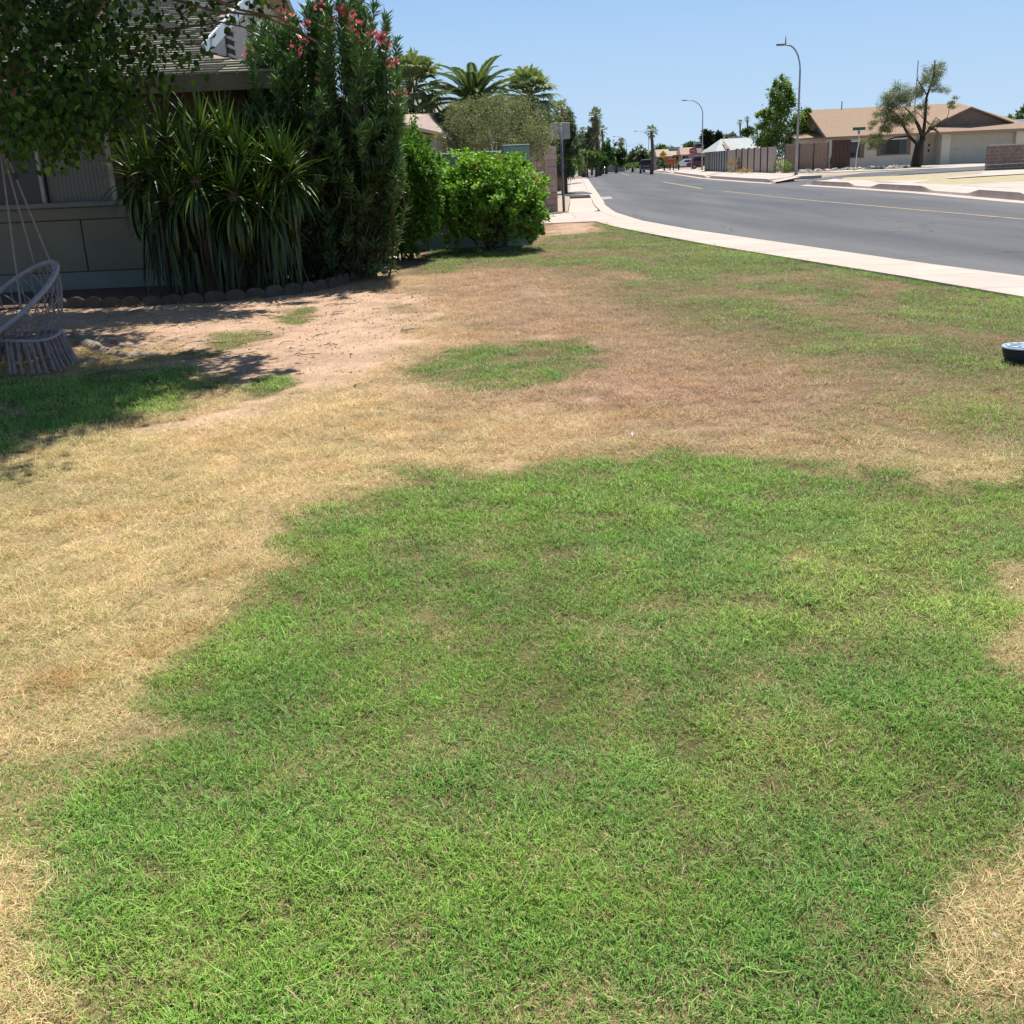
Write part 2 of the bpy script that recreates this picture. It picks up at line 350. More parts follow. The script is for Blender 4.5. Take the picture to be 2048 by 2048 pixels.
PD2 = wpoly([(-100, 640), (-60, 560), (500, 545), (760, 520), (740, 560), (640, 610), (300, 640), (100, 700)])
PD3 = wpoly([(1085, 452), (1080, 444), (1190, 440), (1230, 452), (1180, 466), (1140, 474), (1086, 476)])
PS1 = wpoly([(-400, 760), (-100, 740), (100, 750), (250, 735), (400, 745), (470, 770), (420, 800), (330, 820), (220, 850), (90, 870), (-10, 905), (-400, 1000)])
PSs = [(wpoly([(465, 775), (500, 755), (560, 745), (600, 752), (580, 778), (520, 792), (470, 792)]), .9), (wpoly([(390, 770), (400, 745), (460, 740), (490, 755), (440, 775)]), .7),
       (wpoly([(390, 690), (420, 665), (500, 660), (540, 672), (500, 690), (430, 700)]), .6), (wpoly([(540, 640), (560, 618), (620, 615), (650, 625), (600, 645)]), .7),
       (wpoly([(770, 620), (780, 606), (820, 604), (835, 612), (810, 622)]), .5), (wpoly([(200, 700), (230, 690), (330, 695), (420, 690), (480, 700), (400, 715), (260, 712)]), .5), (wpoly([(215, 840), (240, 830), (255, 845), (230, 855)]), .6)]
PSL = wpoly([(-500, 930), (0, 930), (250, 960), (430, 985), (420, 1010), (200, 1010), (0, 1040), (-500, 1100)])
def masks(X, Y):
    n1 = (fbm(X*1.1, Y*1.1, 0)-.5); n2 = (fbm(X*4.5, Y*4.5, 2)-.5); n3 = fbm(X*14, Y*14, 4, 3)-.5
    u, v = pix(X, Y)
    sc = 1+Y*.05
    def soft(P, wd, nz=.5, cl=True):
        wd = np.minimum(wd, .03+.034*Y) if cl else wd
        return ss(-wd, wd, inpoly(X, Y, P)+nz*wd*(2.2*n1+2.2*n2+.8*n3))
    g1 = np.clip(soft(PG1, .22, 1.5)+.25*n3*(soft(PG1, .3, 1.5)*(1-soft(PG1, .3, 1.5))*4), 0, 1)
    # inside the green: tired, browner spots
    tired = ss(.58, .72, fbm(X*1.9+5, Y*1.9, 1)) * .14 + ss(.60, .74, fbm(X*6+2, Y*6, 3))*.30
    g1 = g1*(.91 - .75*tired - .14*ss(.4, .6, fbm(X*13, Y*13, 5, 3)))
    left = ss(.35, -.5, X+.30*(Y-1.5)-.0)*ss(3.4, 2.0, Y)
    g2 = soft(PG2, .2, 1.5)*(.80-.25*ss(.5, .65, fbm(X*5, Y*5, 2)))
    g3 = soft(PG3, .40, .9)*(.74-.30*ss(.5, .7, fbm(X*1.3, Y*.8, 5)))
    g3b = ss(-1.5, 1.3, inpoly(X, Y, PG3b)+.8*n1+.9*n2+.5*n3)*(.70-.20*ss(.42, .62, fbm(X*.9+3, Y*.9, 6))+.15*n2)
    gs = soft(PS1, .3, 1.6)*.95*ss(.36, .5, fbm(X*2, Y*2, 7)+.1)
    for P, a in PSs: gs = np.maximum(gs, soft(P, .13, 1.4)*a)
    gl = soft(PSL, .4, 1.0)*.35
    gn = .05+.34*ss(-.5, -1.1, X)*ss(3.3, 2.2, Y)*ss(.35, .6, fbm(X*3, Y*3, 1)) + .38*ss(.2, .9, X)*ss(2.8, 2.0, Y)*ss(.3, .6, fbm(X*4, Y*4, 2)) + .12*ss(.0, 1., X)*ss(7, 5, Y)+.22*ss(-1.0, -2.6, X+.12*Y)*ss(9, 6, Y)+.12*ss(.45, .6, fbm(X*3.1, Y*3.1+4, 4))+.10*ss(.5, .65, fbm(X*2.2+9, Y*2.2, 3)) + .16*ss(1.2, -1.2, X+.3*(Y-3))*ss(.45, .65, fbm(X*1.5, Y*1.5, 2))*ss(5.5, 4, Y)
    green = np.maximum.reduce([g1, g2, g3, g3b, gs, gl, gn])
    edge = X - np.interp(Y, [a for a, b in LAWN], [b for a, b in LAWN])
    green = np.maximum(green, .85*ss(-.55, -.12, edge+.3*n1)*(Y < 28.3))
    bare = np.maximum.reduce([soft(PD1, .35, 1.2), soft(PD2, .3, 1.), soft(PD3, .5, 1)*.85])
    bare = np.maximum(bare, .5*ss(.60, .72, fbm(X*2.7+1, Y*2.7, 6))*(Y > 3.6)*(green < .3))
    bare = bare*(1-.9*ss(.25, .6, green))
    # hue of the dead grass: 0 golden straw (left, near) .. 1 pinkish brown thatch (centre, right)
    hue = ss(-1.6, 1.5, X+.30*(Y-6)*.6+2.0*n1)*ss(4.6, 6.2, Y+n1)
    return green, bare, hue, n1, n2, n3

# lawn sheet
gx = np.arange(-12, 8.6, .08); gy = np.arange(.2, 31.2, .10)
XX, YY = np.meshgrid(gx, gy, indexing='ij'); X = XX.ravel(); Y = YY.ravel()
gr, ba, hu, n1, n2, n3 = masks(X, Y)
soil = np.array([.50, .335, .235]); thA = np.array([.40, .285, .145]); thB = np.array([.25, .155, .10]); dk = np.array([.085, .075, .035])
C = thA*(1-hu)[:, None] + thB*hu[:, None]
C = C*(1-ba)[:, None] + soil*ba[:, None]
q8 = np.clip(gr*1.15, 0, .93); C = C*(1-q8)[:, None] + dk*q8[:, None]
C = C*(1+.35*n2+.35*n3)[:, None]
Z = -.035 + .05*n1 + .012*n2 + .008*n3 + (.012)*ba
edge = X-np.interp(Y, [a for a, b in LAWN], [b for a, b in LAWN]); Z = np.where(edge > -.5, -.035+(Z+.035)*np.clip(-edge/.5, 0, 1), Z)
def lawnz(x, y):
    a = fbm(x*1.1, y*1.1, 0)-.5; b = fbm(x*4.5, y*4.5, 2)-.5; return -.035+.05*a+.012*b
V = np.stack([X, Y, Z], 1); ny = len(gy)
ii = np.arange((len(gx)-1)*ny).reshape(len(gx)-1, ny)[:, :-1].ravel()
F = np.stack([ii, ii+ny, ii+ny+1, ii+1], 1)
F = F[(edge[F].max(1) < .15)]
soilm = bpy.data.materials.new('soil'); soilm.use_nodes = True; t = soilm.node_tree; b = t.nodes['Principled BSDF']; b.inputs['Roughness'].default_value = .95; b.inputs['Specular IOR Level'].default_value = .1
a = N(t, 'ShaderNodeAttribute', attribute_name='col'); gq = N(t, 'ShaderNodeNewGeometry'); nn = N(t, 'ShaderNodeTexNoise'); nn.inputs['Scale'].default_value = 55; nn.inputs['Detail'].default_value = 6
t.links.new(gq.outputs['Position'], nn.inputs['Vector']); rr = N(t, 'ShaderNodeMapRange'); rr.inputs[1].default_value = .3; rr.inputs[2].default_value = .7; rr.inputs[3].default_value = .7; rr.inputs[4].default_value = 1.25; t.links.new(nn.outputs[0], rr.inputs[0])
x = N(t, 'ShaderNodeMix', data_type='RGBA', blend_type='MULTIPLY'); x.inputs[0].default_value = 1; t.links.new(a.outputs[0], x.inputs[6]); t.links.new(rr.outputs[0], x.inputs[7]); t.links.new(x.outputs[2], b.inputs['Base Color'])
u = N(t, 'ShaderNodeBump'); u.inputs['Strength'].default_value = .8; u.inputs['Distance'].default_value = .012; t.links.new(nn.outputs[0], u.inputs['Height']); t.links.new(u.outputs[0], b.inputs['Normal'])
tag(link('lawn_soil', npmesh('lawn_soil', V, F, C, True), soilm), kind='structure', label='bare pinkish soil and thatch under the patchy lawn')

# ---------------------------------------------------------------- grass blades
gm = bpy.data.materials.new('grass_blade'); gm.use_nodes = True; t = gm.node_tree; L = t.links.new; b = t.nodes['Principled BSDF']
b.inputs['Roughness'].default_value = .5; b.inputs['Specular IOR Level'].default_value = .25
ti = N(t, 'ShaderNodeAttribute', attribute_name='tint', attribute_type='INSTANCER'); t2 = N(t, 'ShaderNodeAttribute', attribute_name='tinb', attribute_type='INSTANCER')
rv = N(t, 'ShaderNodeAttribute', attribute_name='col'); sp = N(t, 'ShaderNodeSeparateColor'); L(rv.outputs[0], sp.inputs[0])
lt = N(t, 'ShaderNodeMath', operation='LESS_THAN'); L(sp.outputs[0], lt.inputs[0]); L(ti.outputs['Alpha'], lt.inputs[1])
mx = N(t, 'ShaderNodeMix', data_type='RGBA'); L(lt.outputs[0], mx.inputs[0]); L(t2.outputs[0], mx.inputs[6]); L(ti.outputs[0], mx.inputs[7])
ml = N(t, 'ShaderNodeMix', data_type='RGBA', blend_type='MULTIPLY'); ml.inputs[0].default_value = 1; L(mx.outputs[2], ml.inputs[6])
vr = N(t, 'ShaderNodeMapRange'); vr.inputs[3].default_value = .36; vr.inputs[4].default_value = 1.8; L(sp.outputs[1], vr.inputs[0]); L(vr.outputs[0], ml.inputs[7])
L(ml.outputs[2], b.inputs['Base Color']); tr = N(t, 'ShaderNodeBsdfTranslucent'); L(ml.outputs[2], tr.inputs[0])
ms = N(t, 'ShaderNodeMixShader'); ms.inputs[0].default_value = .3; L(b.outputs[0], ms.inputs[1]); L(tr.outputs[0], ms.inputs[2]); L(ms.outputs[0], t.nodes['Material Output'].inputs[0])
tcol = bpy.data.collections.new('tufts')
def tuft(seed, nb, rad, L0, L1, wd, flat, curl):
    r = np.random.default_rng(seed); V = []; F = []; C = []
    for i in range(nb):
        a = r.random()*6.283; q = rad*math.sqrt(r.random()); p = np.array([q*math.cos(a), q*math.sin(a), 0.])
        l = r.uniform(L0, L1); az = r.random()*6.283; el = r.uniform(*flat); w_ = wd*r.uniform(.7, 1.25); bend = r.uniform(*curl); tw = r.uniform(-1, 1)*.9
        rnd = r.random(), r.random()*.7+.15*0
        n = 3; base = len(V)
        if flat[1] < .6: p[2] = r.uniform(.002, .02)
        for k in range(n+1):
            tt = k/n; d = np.array([math.cos(az)*math.cos(el), math.sin(az)*math.cos(el), math.sin(el)])
            sdv = np.array([-math.sin(az), math.cos(az), .25*tw]); ww = w_*(1-.85*tt**1.6)/2
            V.append(p-sdv*ww)
            V.append(p+sdv*ww)
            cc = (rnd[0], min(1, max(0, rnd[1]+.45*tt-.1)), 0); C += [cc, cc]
            if k < n:
                F.append((base+2*k, base+2*k+1, base+2*k+3, base+2*k+2)); p = p+d*l/n; el -= bend/n; az += tw*.6/n*(1+2*(flat[1] < .6))
                if p[2] < .002: p[2] = .002+.004*r.random(); el = abs(el)*.3
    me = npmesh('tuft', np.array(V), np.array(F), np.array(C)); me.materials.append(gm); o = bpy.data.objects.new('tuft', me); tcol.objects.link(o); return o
NV = 12
for i in range(NV):
    if i >= 10: tuft(300+i, 3, .05, .05, .10, .0018, (.05, .5), (-.2, .5)); continue
    if i < 6: tuft(100+i, 40, .052, .012, .032, .0021, (.15, 1.3), (-.4, 1.5))
    else: tuft(200+i, 38, .06, .02, .046, .0014, (-.05, .55), (-.9, .9))
pts = []
def scatter(x0, x1, y0, y1, dens):
    n = int((x1-x0)*(y1-y0)*dens); p = np.stack([rng.uniform(x0, x1, n), rng.uniform(y0, y1, n)], 1)
    hw = .75+p[:, 1]*.56; return p[(p[:, 0] > -hw) & (p[:, 0] < hw+.5)]
for a_, b_, dn in ((.6, 2.2, 1950), (2.2, 3.2, 1450), (3.2, 4.5, 1050), (4.5, 6.5, 560), (6.5, 9.5, 380), (9.5, 14, 240), (14, 20, 150), (20, 29.6, 90)):
    q = scatter(-9, 8, a_, b_, dn); pts.append(np.concatenate([q, np.full((len(q), 1), (min(dn, 1500)/1500)**-.26)], 1))
P = np.concatenate(pts); X, Y, SC = P.T
gr, ba, hu, n1, n2, n3 = masks(X, Y)
edge = X-np.interp(Y, [a for a, b in LAWN], [b for a, b in LAWN])
bed = inpoly(X, Y, [(-12, 14.6), (-5, 14.2), (-2.0, 14.9), (-1.2, 16.5), (-1.5, 23), (-12, 23)]) > 0
keep = (edge < .03) & ~bed & (rng.random(len(X)) > .93*ss(.15, .9, ba)) & ~((X < .95) & (Y > 21.4) & (Y < 23) & (X < .7)) & ~((Y > 22.6) & (X < .72)) & (rng.random(len(X)) > .15*ss(.1, .7, hu)*(gr < .3))
# little worn holes in the turf
hole = ss(.66, .72, fbm(X*5+40, Y*5, 1, 3)); keep &= rng.random(len(X)) > .55*hole
X, Y, SC, gr, ba, hu, n1, n2, n3 = [q[keep] for q in (X, Y, SC, gr, ba, hu, n1, n2, n3)]
n = len(X)
gA = np.array([.22, .385, .06]); gB = np.array([.325, .445, .095]); gC = np.array([.15, .325, .065]); sA = np.array([.70, .54, .28]); sB = np.array([.56, .365, .225]); sC = np.array([.52, .30, .10])
m1 = ss(.35, .65, fbm(X*.8+4, Y*.8, 2))[:, None]; m2 = ss(.4, .7, fbm(X*2.5, Y*2.5+8, 5))[:, None]
tg = gA*(1-m1)+gB*m1; tg = tg*(1-.6*m2)+gC*.6*m2
far = ss(5.5, 8, Y)[:, None]*ss(.95, .45, gr)[:, None]; tg = tg*(1-far*.7)+np.array([.26, .29, .12])*far*.7
ts = sA*(1-hu[:, None])+sB*hu[:, None]; o_ = ss(.62, .72, fbm(X*3.3+70, Y*3.3, 6))[:, None]; ts = ts*(1-o_*.55)+sC*1.15*o_*.55
ts = ts*(1-.35*ss(.3, .8, gr))[:, None]
gv = 1+.3*n1+.35*n2+.3*rng.standard_normal(n)*.35
tg = tg*gv[:, None]; ts = ts*(1+.35*n2+.12*rng.standard_normal(n))[:, None]
isg = rng.random(n) < ss(.06, .5, gr)
idx = np.where(isg, rng.integers(0, 6, n), rng.integers(6, 10, n)).astype(np.int32); idx = np.where(rng.random(n) < .022*(Y < 6), rng.integers(10, 12, n), idx).astype(np.int32)
zz = lawnz(X, Y); e2 = X-np.interp(Y, [a for a, b in LAWN], [b for a, b in LAWN]); zz = np.where(e2 > -.5, -.035+(zz+.035)*np.clip(-e2/.5, 0, 1), zz)
me = bpy.data.meshes.new('grass'); me.vertices.add(n); me.vertices.foreach_set('co', np.stack([X, Y, zz-.003], 1).astype(np.float32).ravel())
def A(nm, ty, arr, key='value'): q = me.attributes.new(nm, ty, 'POINT'); q.data.foreach_set(key, np.asarray(arr).ravel())
A('rot', 'FLOAT_VECTOR', np.stack([rng.normal(0, .12, n), rng.normal(0, .12, n), rng.random(n)*6.283], 1).astype(np.float32), 'vector')
hg = np.where(isg, .64+.5*ss(.3, .9, gr)+.5*n1, .95)
A('scl', 'FLOAT', (SC*hg*rng.uniform(.8, 1.2, n)).astype(np.float32)); A('idx', 'INT', idx)
A('tint', 'FLOAT_COLOR', np.concatenate([np.clip(tg, .01, 1), gr[:, None]], 1).astype(np.float32), 'color')
A('tinb', 'FLOAT_COLOR', np.concatenate([np.clip(ts, .02, 1), np.ones((n, 1))], 1).astype(np.float32), 'color')
go = link('grass', me); tag(go, 'patchy lawn of green blades and dead straw', 'grass', kind='stuff')
ng = bpy.data.node_groups.new('scatter', 'GeometryNodeTree')
ng.interface.new_socket('Geometry', in_out='INPUT', socket_type='NodeSocketGeometry'); ng.interface.new_socket('Geometry', in_out='OUTPUT', socket_type='NodeSocketGeometry')
gi = ng.nodes.new('NodeGroupInput'); g_o = ng.nodes.new('NodeGroupOutput'); mp = ng.nodes.new('GeometryNodeMeshToPoints'); iop = ng.nodes.new('GeometryNodeInstanceOnPoints')
ci = ng.nodes.new('GeometryNodeCollectionInfo'); ci.inputs['Collection'].default_value = tcol; ci.inputs['Separate Children'].default_value = True
iop.inputs['Pick Instance'].default_value = True
def na(nm, ty): q = ng.nodes.new('GeometryNodeInputNamedAttribute'); q.data_type = ty; q.inputs['Name'].default_value = nm; return q.outputs['Attribute']
l = ng.links.new
l(gi.outputs[0], mp.inputs['Mesh']); l(mp.outputs[0], iop.inputs['Points']); l(ci.outputs[0], iop.inputs['Instance']); l(na('idx', 'INT'), iop.inputs['Instance Index'])
l(na('rot', 'FLOAT_VECTOR'), iop.inputs['Rotation']); l(na('scl', 'FLOAT'), iop.inputs['Scale']); l(iop.outputs[0], g_o.inputs[0])
md = go.modifiers.new('scatter', 'NODES'); md.node_group = ng
print('tufts', n)

# ================================================================ BUILDERS FOR PLANTS
def leaves(name, Pn, D, NN, Lh, Wd, C, m, parent=None, shape=0, smooth=False):
    """Pn centres (bases), D leaf direction, NN approx normal, lengths, widths, colours"""
    n = len(Pn); D = D/np.linalg.norm(D, axis=1, keepdims=True)
    Sd = np.cross(D, NN); Sd /= (np.linalg.norm(Sd, axis=1, keepdims=True)+1e-9); U = np.cross(Sd, D)
    if shape == 0:   T = [(0, 0, 0), (.45, -.5, .06), (1, 0, 0), (.45, .5, .06)]; Fs = [(0, 1, 2, 3)]
    elif shape == 1: T = [(0, 0, 0), (.28, -.5, .09), (.68, -.38, .05), (1, 0, -.10), (.68, .38, .05), (.28, .5, .09), (.5, 0, -.02)]; Fs = [(0, 1, 2, 6), (6, 2, 3, 4), (0, 6, 4, 5)]
    else:            T = [(0, 0, 0), (.35, -.5, .03), (.75, -.34, -.03), (1, 0, -.10), (.75, .34, -.03), (.35, .5, .03)]; Fs = [(0, 1, 2, 5), (5, 2, 3, 4)] if False else [(0, 1, 5, 0)]
    if shape == 2: Fs = [(0, 1, 2, 3), (0, 3, 4, 5)]
    T = np.array(T); k = len(T); Lh = np.asarray(Lh).reshape(-1, 1, 1); Wd = np.asarray(Wd).reshape(-1, 1, 1)
    V = Pn[:, None, :] + D[:, None, :]*(T[:, 0][None, :, None]*Lh) + Sd[:, None, :]*(T[:, 1][None, :, None]*Wd) + U[:, None, :]*(T[:, 2][None, :, None]*Lh)
    F = (np.arange(n)[:, None, None]*k + np.array(Fs)[None]).reshape(-1, 4)
    return link(name, npmesh(name, V.reshape(-1, 3), F, np.repeat(C, k, axis=0), smooth), m, parent)
def blobpts(blobs, n, clump=.0, shell=.5, nclump=60):
    """points in a union of ellipsoids (cx,cy,cz,rx,ry,rz,weight) gathered in clumps; returns points and outward dirs"""
    B = np.array([b[:7] for b in blobs], float); wt = B[:, 6]/B[:, 6].sum(); out = []; od = []
    for b, q in zip(B, wt):
        m_ = max(4, int(n*q)); u = rng.standard_normal((m_, 3)); u /= np.linalg.norm(u, axis=1, keepdims=True)
        r_ = (shell + (1-shell)*rng.random(m_)**.6) * rng.random(m_)**.12
        if clump > 0:
            nc = max(3, int(nclump*q)); cu = rng.standard_normal((nc, 3)); cu /= np.linalg.norm(cu, axis=1, keepdims=True); cr = shell+(1-shell)*rng.random(nc)
            cc = cu*cr[:, None]*(1+.22*rng.standard_normal(nc))[:, None]; ci_ = rng.integers(0, nc, m_); p = cc[ci_] + clump*rng.standard_normal((m_, 3)); du = cu[ci_]+.5*u
        else: p = u*r_[:, None]; du = u
        out.append(b[:3]+p*b[3:6]); od.append(du)
    return np.concatenate(out), np.concatenate(od)
def pal(n, cols, var=.25):
    cols = np.array(cols); i = rng.integers(0, len(cols), n); return np.clip(cols[i]*(1+var*rng.standard_normal((n, 1))), .004, 1)
def limbs(g, base, tips, r0, r1=.02, n=6, wob=.12, fork=.35):
    base = Vector(base)
    for tp in tips:
        tp = Vector(tp); pts_ = []
        for k in range(7):
            t = k/6; p = base.lerp(tp, t); L_ = (tp-base).length
            if 0 < k < 6: p += Vector(rng.standard_normal(3))*wob*L_*.18
            p.z -= .0; pts_.append(p)
        g.tube(pts_, [r0*(1-t/6)**.8+r1*(t/6) for t in range(7)], n)
def tree(name, label, base, trunk_h, blobs, nleaf, L_, W_, cols, group=None, cat='tree', m='leaf', tr=.15, clump=.16, nclump=70, bark='bark', shell=.35, droop=0, shape=0, lm=None, tipn=9, lean=(0, 0)):
    base = Vector(base); o = empty(name, base, label, cat, group)
    g = MB(); top = Vector((lean[0], lean[1], trunk_h))
    g.tube([(0, 0, -.1), top*.33+Vector((.03, 0, 0))*trunk_h*.3, top*.66, top], [tr*1.25, tr, tr*.85, tr*.75], 9); g.build('trunk', M[bark], o, True)
    B = [(b[0]-base.x, b[1]-base.y, b[2]-base.z)+tuple(b[3:]) for b in blobs]
    g = MB(); tp = []
    for b in B:
        for k in range(max(2, tipn//len(B))): u = Vector(rng.standard_normal(3)).normalized(); u.z = abs(u.z)*.8; tp.append((b[0]+u.x*b[3]*.75, b[1]+u.y*b[4]*.75, b[2]+u.z*b[5]*.75))
    limbs(g, top*.97, tp, tr*.6); g.build('limbs', M[bark], o, True)
    P_, D_ = blobpts(B, nleaf, clump, shell, nclump)
    P_ = P_[P_[:, 2] > .02] if P_[:, 2].min() < 0 else P_; D_ = D_[:len(P_)]; n = len(P_)
    D_ = D_ + .9*rng.standard_normal((n, 3)); D_[:, 2] -= droop
    NN = np.array([0, 0, 1.])+.7*rng.standard_normal((n, 3))
    c = leaves('crown', P_, D_, NN, L_*rng.uniform(.6, 1.3, n), W_*rng.uniform(.7, 1.2, n), pal(n, cols), M[m], o, shape); c['kind'] = 'stuff'
    return o
def pb(x, y, Y, rx, ry, rd, wt=1, z=None):       # ellipsoid whose outline is centred on a pixel of the photo at depth Y
    p = pt(x, y, Y); k = Y/FPX; return (p.x, p.y, p.z, rx*k*.96, rd, ry*k*.9, wt)

# fan palm and feather palm
def fan_frond(g, L_, el, wd, cols, n=9, dro=.5):
    st = L_*.45; a = Vector((math.cos(el), 0, math.sin(el))); tip = a*st
    g.col(.22, .23, .10); g.tube([(0, 0, 0), tip], .02*L_, 4, False)
    for k in range(n):
        g.col(*cols[k % len(cols)]); ph = R(-80+160*k/(n-1)); l_ = L_*.6*(1-.25*abs(ph)/1.4)
        l_ *= rng.uniform(.8, 1.15); d = Vector((math.cos(ph)*a.x, math.sin(ph), math.cos(ph)*a.z+.12)).normalized(); s_ = Vector((-math.sin(ph)*a.x, math.cos(ph), -math.sin(ph)*a.z))*wd*L_
        m_ = tip+d*l_*.6; e = tip+d*l_*.93+Vector((0, 0, -dro*l_*rng.uniform(.5, 1.1))); g.poly([tip, m_-s_, e, m_+s_])
FW = .042
def fan_palm(label, base, h, L_, nf=34, group=None, tr=.2, skirt=10, cols=((.10, .16, .05), (.15, .20, .07), (.20, .22, .09)), parts=False, m='leaf', sk=((.34, .26, .13), (.25, .19, .10)), low=-1.1, name='fan_palm', shag=0):
    o = empty(name, base, label, 'palm tree', group); g = MB()
    g.tube([(0, 0, -.2), (.03*h, 0, h*.5), (0, 0, h)], [tr*1.2, tr, tr*.9], 8); g.build('trunk', M['palmbark'], o, True)
    meshes = []
    for v in range(4):
        gg = MB(); fan_frond(gg, L_, 0, .055, cols, 11, .35+.15*v); meshes.append(gg)
    G = MB()
    for k in range(nf+skirt):
        dead = k >= nf; az = k*2.39996; el = (1.35-(2.0+abs(low)-1.1)*(k/nf)**.8) if not dead else rng.uniform(-1.35, -.9)
        g2 = MB(); fan_frond(g2, L_*(.9 if not dead else .8)*rng.uniform(.85, 1.1), el+rng.normal(0, .12), .04 if parts else .055, sk if dead else cols, 15 if parts else 7, .3 if not dead else .1)
        Mz = Matrix.Rotation(az, 4, 'Z'); off = Vector((0, 0, h-(.15 if dead else 0)*L_-(shag*((k-nf)/max(1, skirt)) if dead else 0)))
        vv = [tuple(Mz @ Vector(p)+off) for p in g2.v]
        if parts:
            g3 = MB(); g3.v = vv; g3.f = g2.f; g3.c = g2.c; g3.build('frond', M[m], o)
        else:
            b_ = len(G.v); G.v += vv; G.f += [tuple(b_+i for i in f) for f in g2.f]; G.c += g2.c
    if not parts: G.build('crown', M[m], o)
    return o
def date_palm(label, base, h, L_, nf=70):
    o = empty('date_palm', base, label, 'palm tree'); g = MB(); g.tube([(0, 0, -.1), (0, 0, h)], [.42, .36], 10); g.build('trunk', M['palmbark'], o, True)
    for k in range(nf):
        az = k*2.39996+rng.normal(0, .25); el = 1.38-1.75*(k/nf)**.9+rng.normal(0, .08); l_ = L_*rng.uniform(.9, 1.08); g = MB(); p = Vector((0, 0, h)); pts_ = [p.copy()]; e = el
        for i in range(9): p = p+Vector((math.cos(e), 0, math.sin(e)))*l_/9; pts_.append(p.copy()); e -= .085+.05*(1-k/nf)*.6+.02*i*.5
        Mz = Matrix.Rotation(az, 4, 'Z'); pts_ = [Mz @ q for q in pts_]; g.col(.25, .26, .11); g.tube(pts_, [.03*(1-i/10)+.006 for i in range(10)], 4, False)
        sd_ = Mz @ Vector((0, 1, 0))
        for i in range(1, 9):
            for j in range(6):
                q = pts_[i].lerp(pts_[i+1], j/6); t_ = (pts_[i+1]-pts_[i]).normalized(); ll = l_*.19*math.sin(min(1, (i+j/6)/9*1.05)*2.6+.35)
                for s_ in (-1, 1):
                    c = rng.uniform(.75, 1.25); g.col(.12*c, .175*c, .075*c); d = (t_*.9+sd_*s_*.7+Vector((0, 0, .25))).normalized(); w_ = t_*.05*L_*.5
                    g.poly([q-w_, q+d*ll*.5-w_*.6, q+d*ll-Vector((0, 0, .1*ll)), q+d*ll*.5+w_])
        g.build('frond', M['leaf'], o)
    return o

# ================================================================ NEAR HOUSE (left)
ex0, exc, Ye, ze = -15.0, -2.97, 15.6, 2.86      # eave left, eave corner, eave depth, eave height
sl_ = .33; Xg = -4.70; Yr = 23.7; zr = ze+sl_*(Yr-Ye); Xw = exc-.58; Yw = 16.22
hs = empty('ranch_house', (-8, 16.2, 0), 'shaded olive ranch house with grey shingle roof and white louvred gable end', 'house')
def hb(name, g, m, **k): o = g.build(name, m, hs, **k); o.matrix_parent_inverse = Matrix.Translation((8, -16.2, 0)); return o
M['olive'] = mat('olive_siding', (.20, .19, .14), .9, .15, 2, bump=.2, bscale=30)
M['olive2'] = mat('base_trim', (.20, .215, .19), .9, .15, 2)
M['brownwood'] = mat('brown_wood', (.07, .05, .032), .9, .3, 4)
M['fascia'] = mat('fascia_wood', (.15, .135, .095), .85, .2, 3)
M['gable'] = mat('gable_stucco', (.52, .46, .41), .9, .15, 2, bump=.2)
M['bluewhite'] = mat('blue_white_fascia', (.50, .56, .64), .7, .12, 3)
M['soffit'] = mat('tan_soffit', (.38, .28, .20), .9, .2, 3)
M['shingle'] = mat('grey_shingle', (.9, .9, .9), .95, .18, 30, attr=True)
# walls (front wall split around the window), side wall
def wy(X): return Yw+.09*(X-Xw)                    # the wall runs very slightly away to the right
g = MB(); zs = 1.20
g.box(-15, Xw, Yw+.06, Yw+.16, .12, zs)
g.box(-15, Xw, Yw+.06, Yw+.16, 2.42, 2.8); g.box(-5.62, Xw, Yw+.06, Yw+.16, zs, 2.42); g.box(-15, -12, Yw+.06, Yw+.16, zs, 2.42)
g.box(Xw-.1, Xw, Yw+.16, 31, .12, 2.8)
hb('wall', g, M['brownwood'])
for x0, x1 in ((-12.4, -11.2), (-11.2, -10), (-10, -8.8), (-8.8, -7.6), (-7.6, -6.2), (-6.2, -4.9), (-4.9, Xw)):
    g = MB(); g.bev(x0+.008, x1-.008, Yw+.01, Yw+.06, .26, zs-.2, .006); hb('siding_panel', g, M['olive'])
g = MB(); g.bev(-12.4, Xw, Yw+.0, Yw+.055, zs-.19, zs-.02, .006); hb('trim_board', g, M['olive'])
g = MB(); g.bev(-12.4, Xw, Yw-.02, Yw+.055, -.05, .25, .008); hb('base_board', g, M['olive2'])
for x in np.arange(-5.45, Xw, .3):
    g = MB(); g.bev(x, min(x+.29, Xw), Yw+.02, Yw+.06, zs-.0, 2.8, .01); hb('siding_board', g, M['brownwood'])
wn = MB(); wn.box(-12, -5.62, Yw+.12, Yw+.14, zs, 2.42); win = hb('window', wn, mat('window_glass', (.045, .036, .03), .15, spec=.25))
M['curtain'] = mat('pale_curtain', (.20, .19, .17), .95, .15, 2)
g = MB()
for x in np.arange(-6.64, -5.72, .06): g.poly([(x, Yw+.119, zs+.02), (x+.03, Yw+.112, zs+.02), (x+.03, Yw+.112, 2.4), (x, Yw+.119, 2.4)]); g.poly([(x+.03, Yw+.112, zs+.02), (x+.06, Yw+.119, zs+.02), (x+.06, Yw+.119, 2.4), (x+.03, Yw+.112, 2.4)])
q = g.build('curtain', M['curtain'], win); M['frame'] = mat('window_frame', (.34, .33, .28), .6)
for x0, x1 in ((-6.72, -6.66), (-5.68, -5.60), (-9.4, -9.3)):
    g = MB(); g.bev(x0, x1, Yw+.03, Yw+.104, zs, 2.42, .008); g.build('mullion', M['frame'], win)
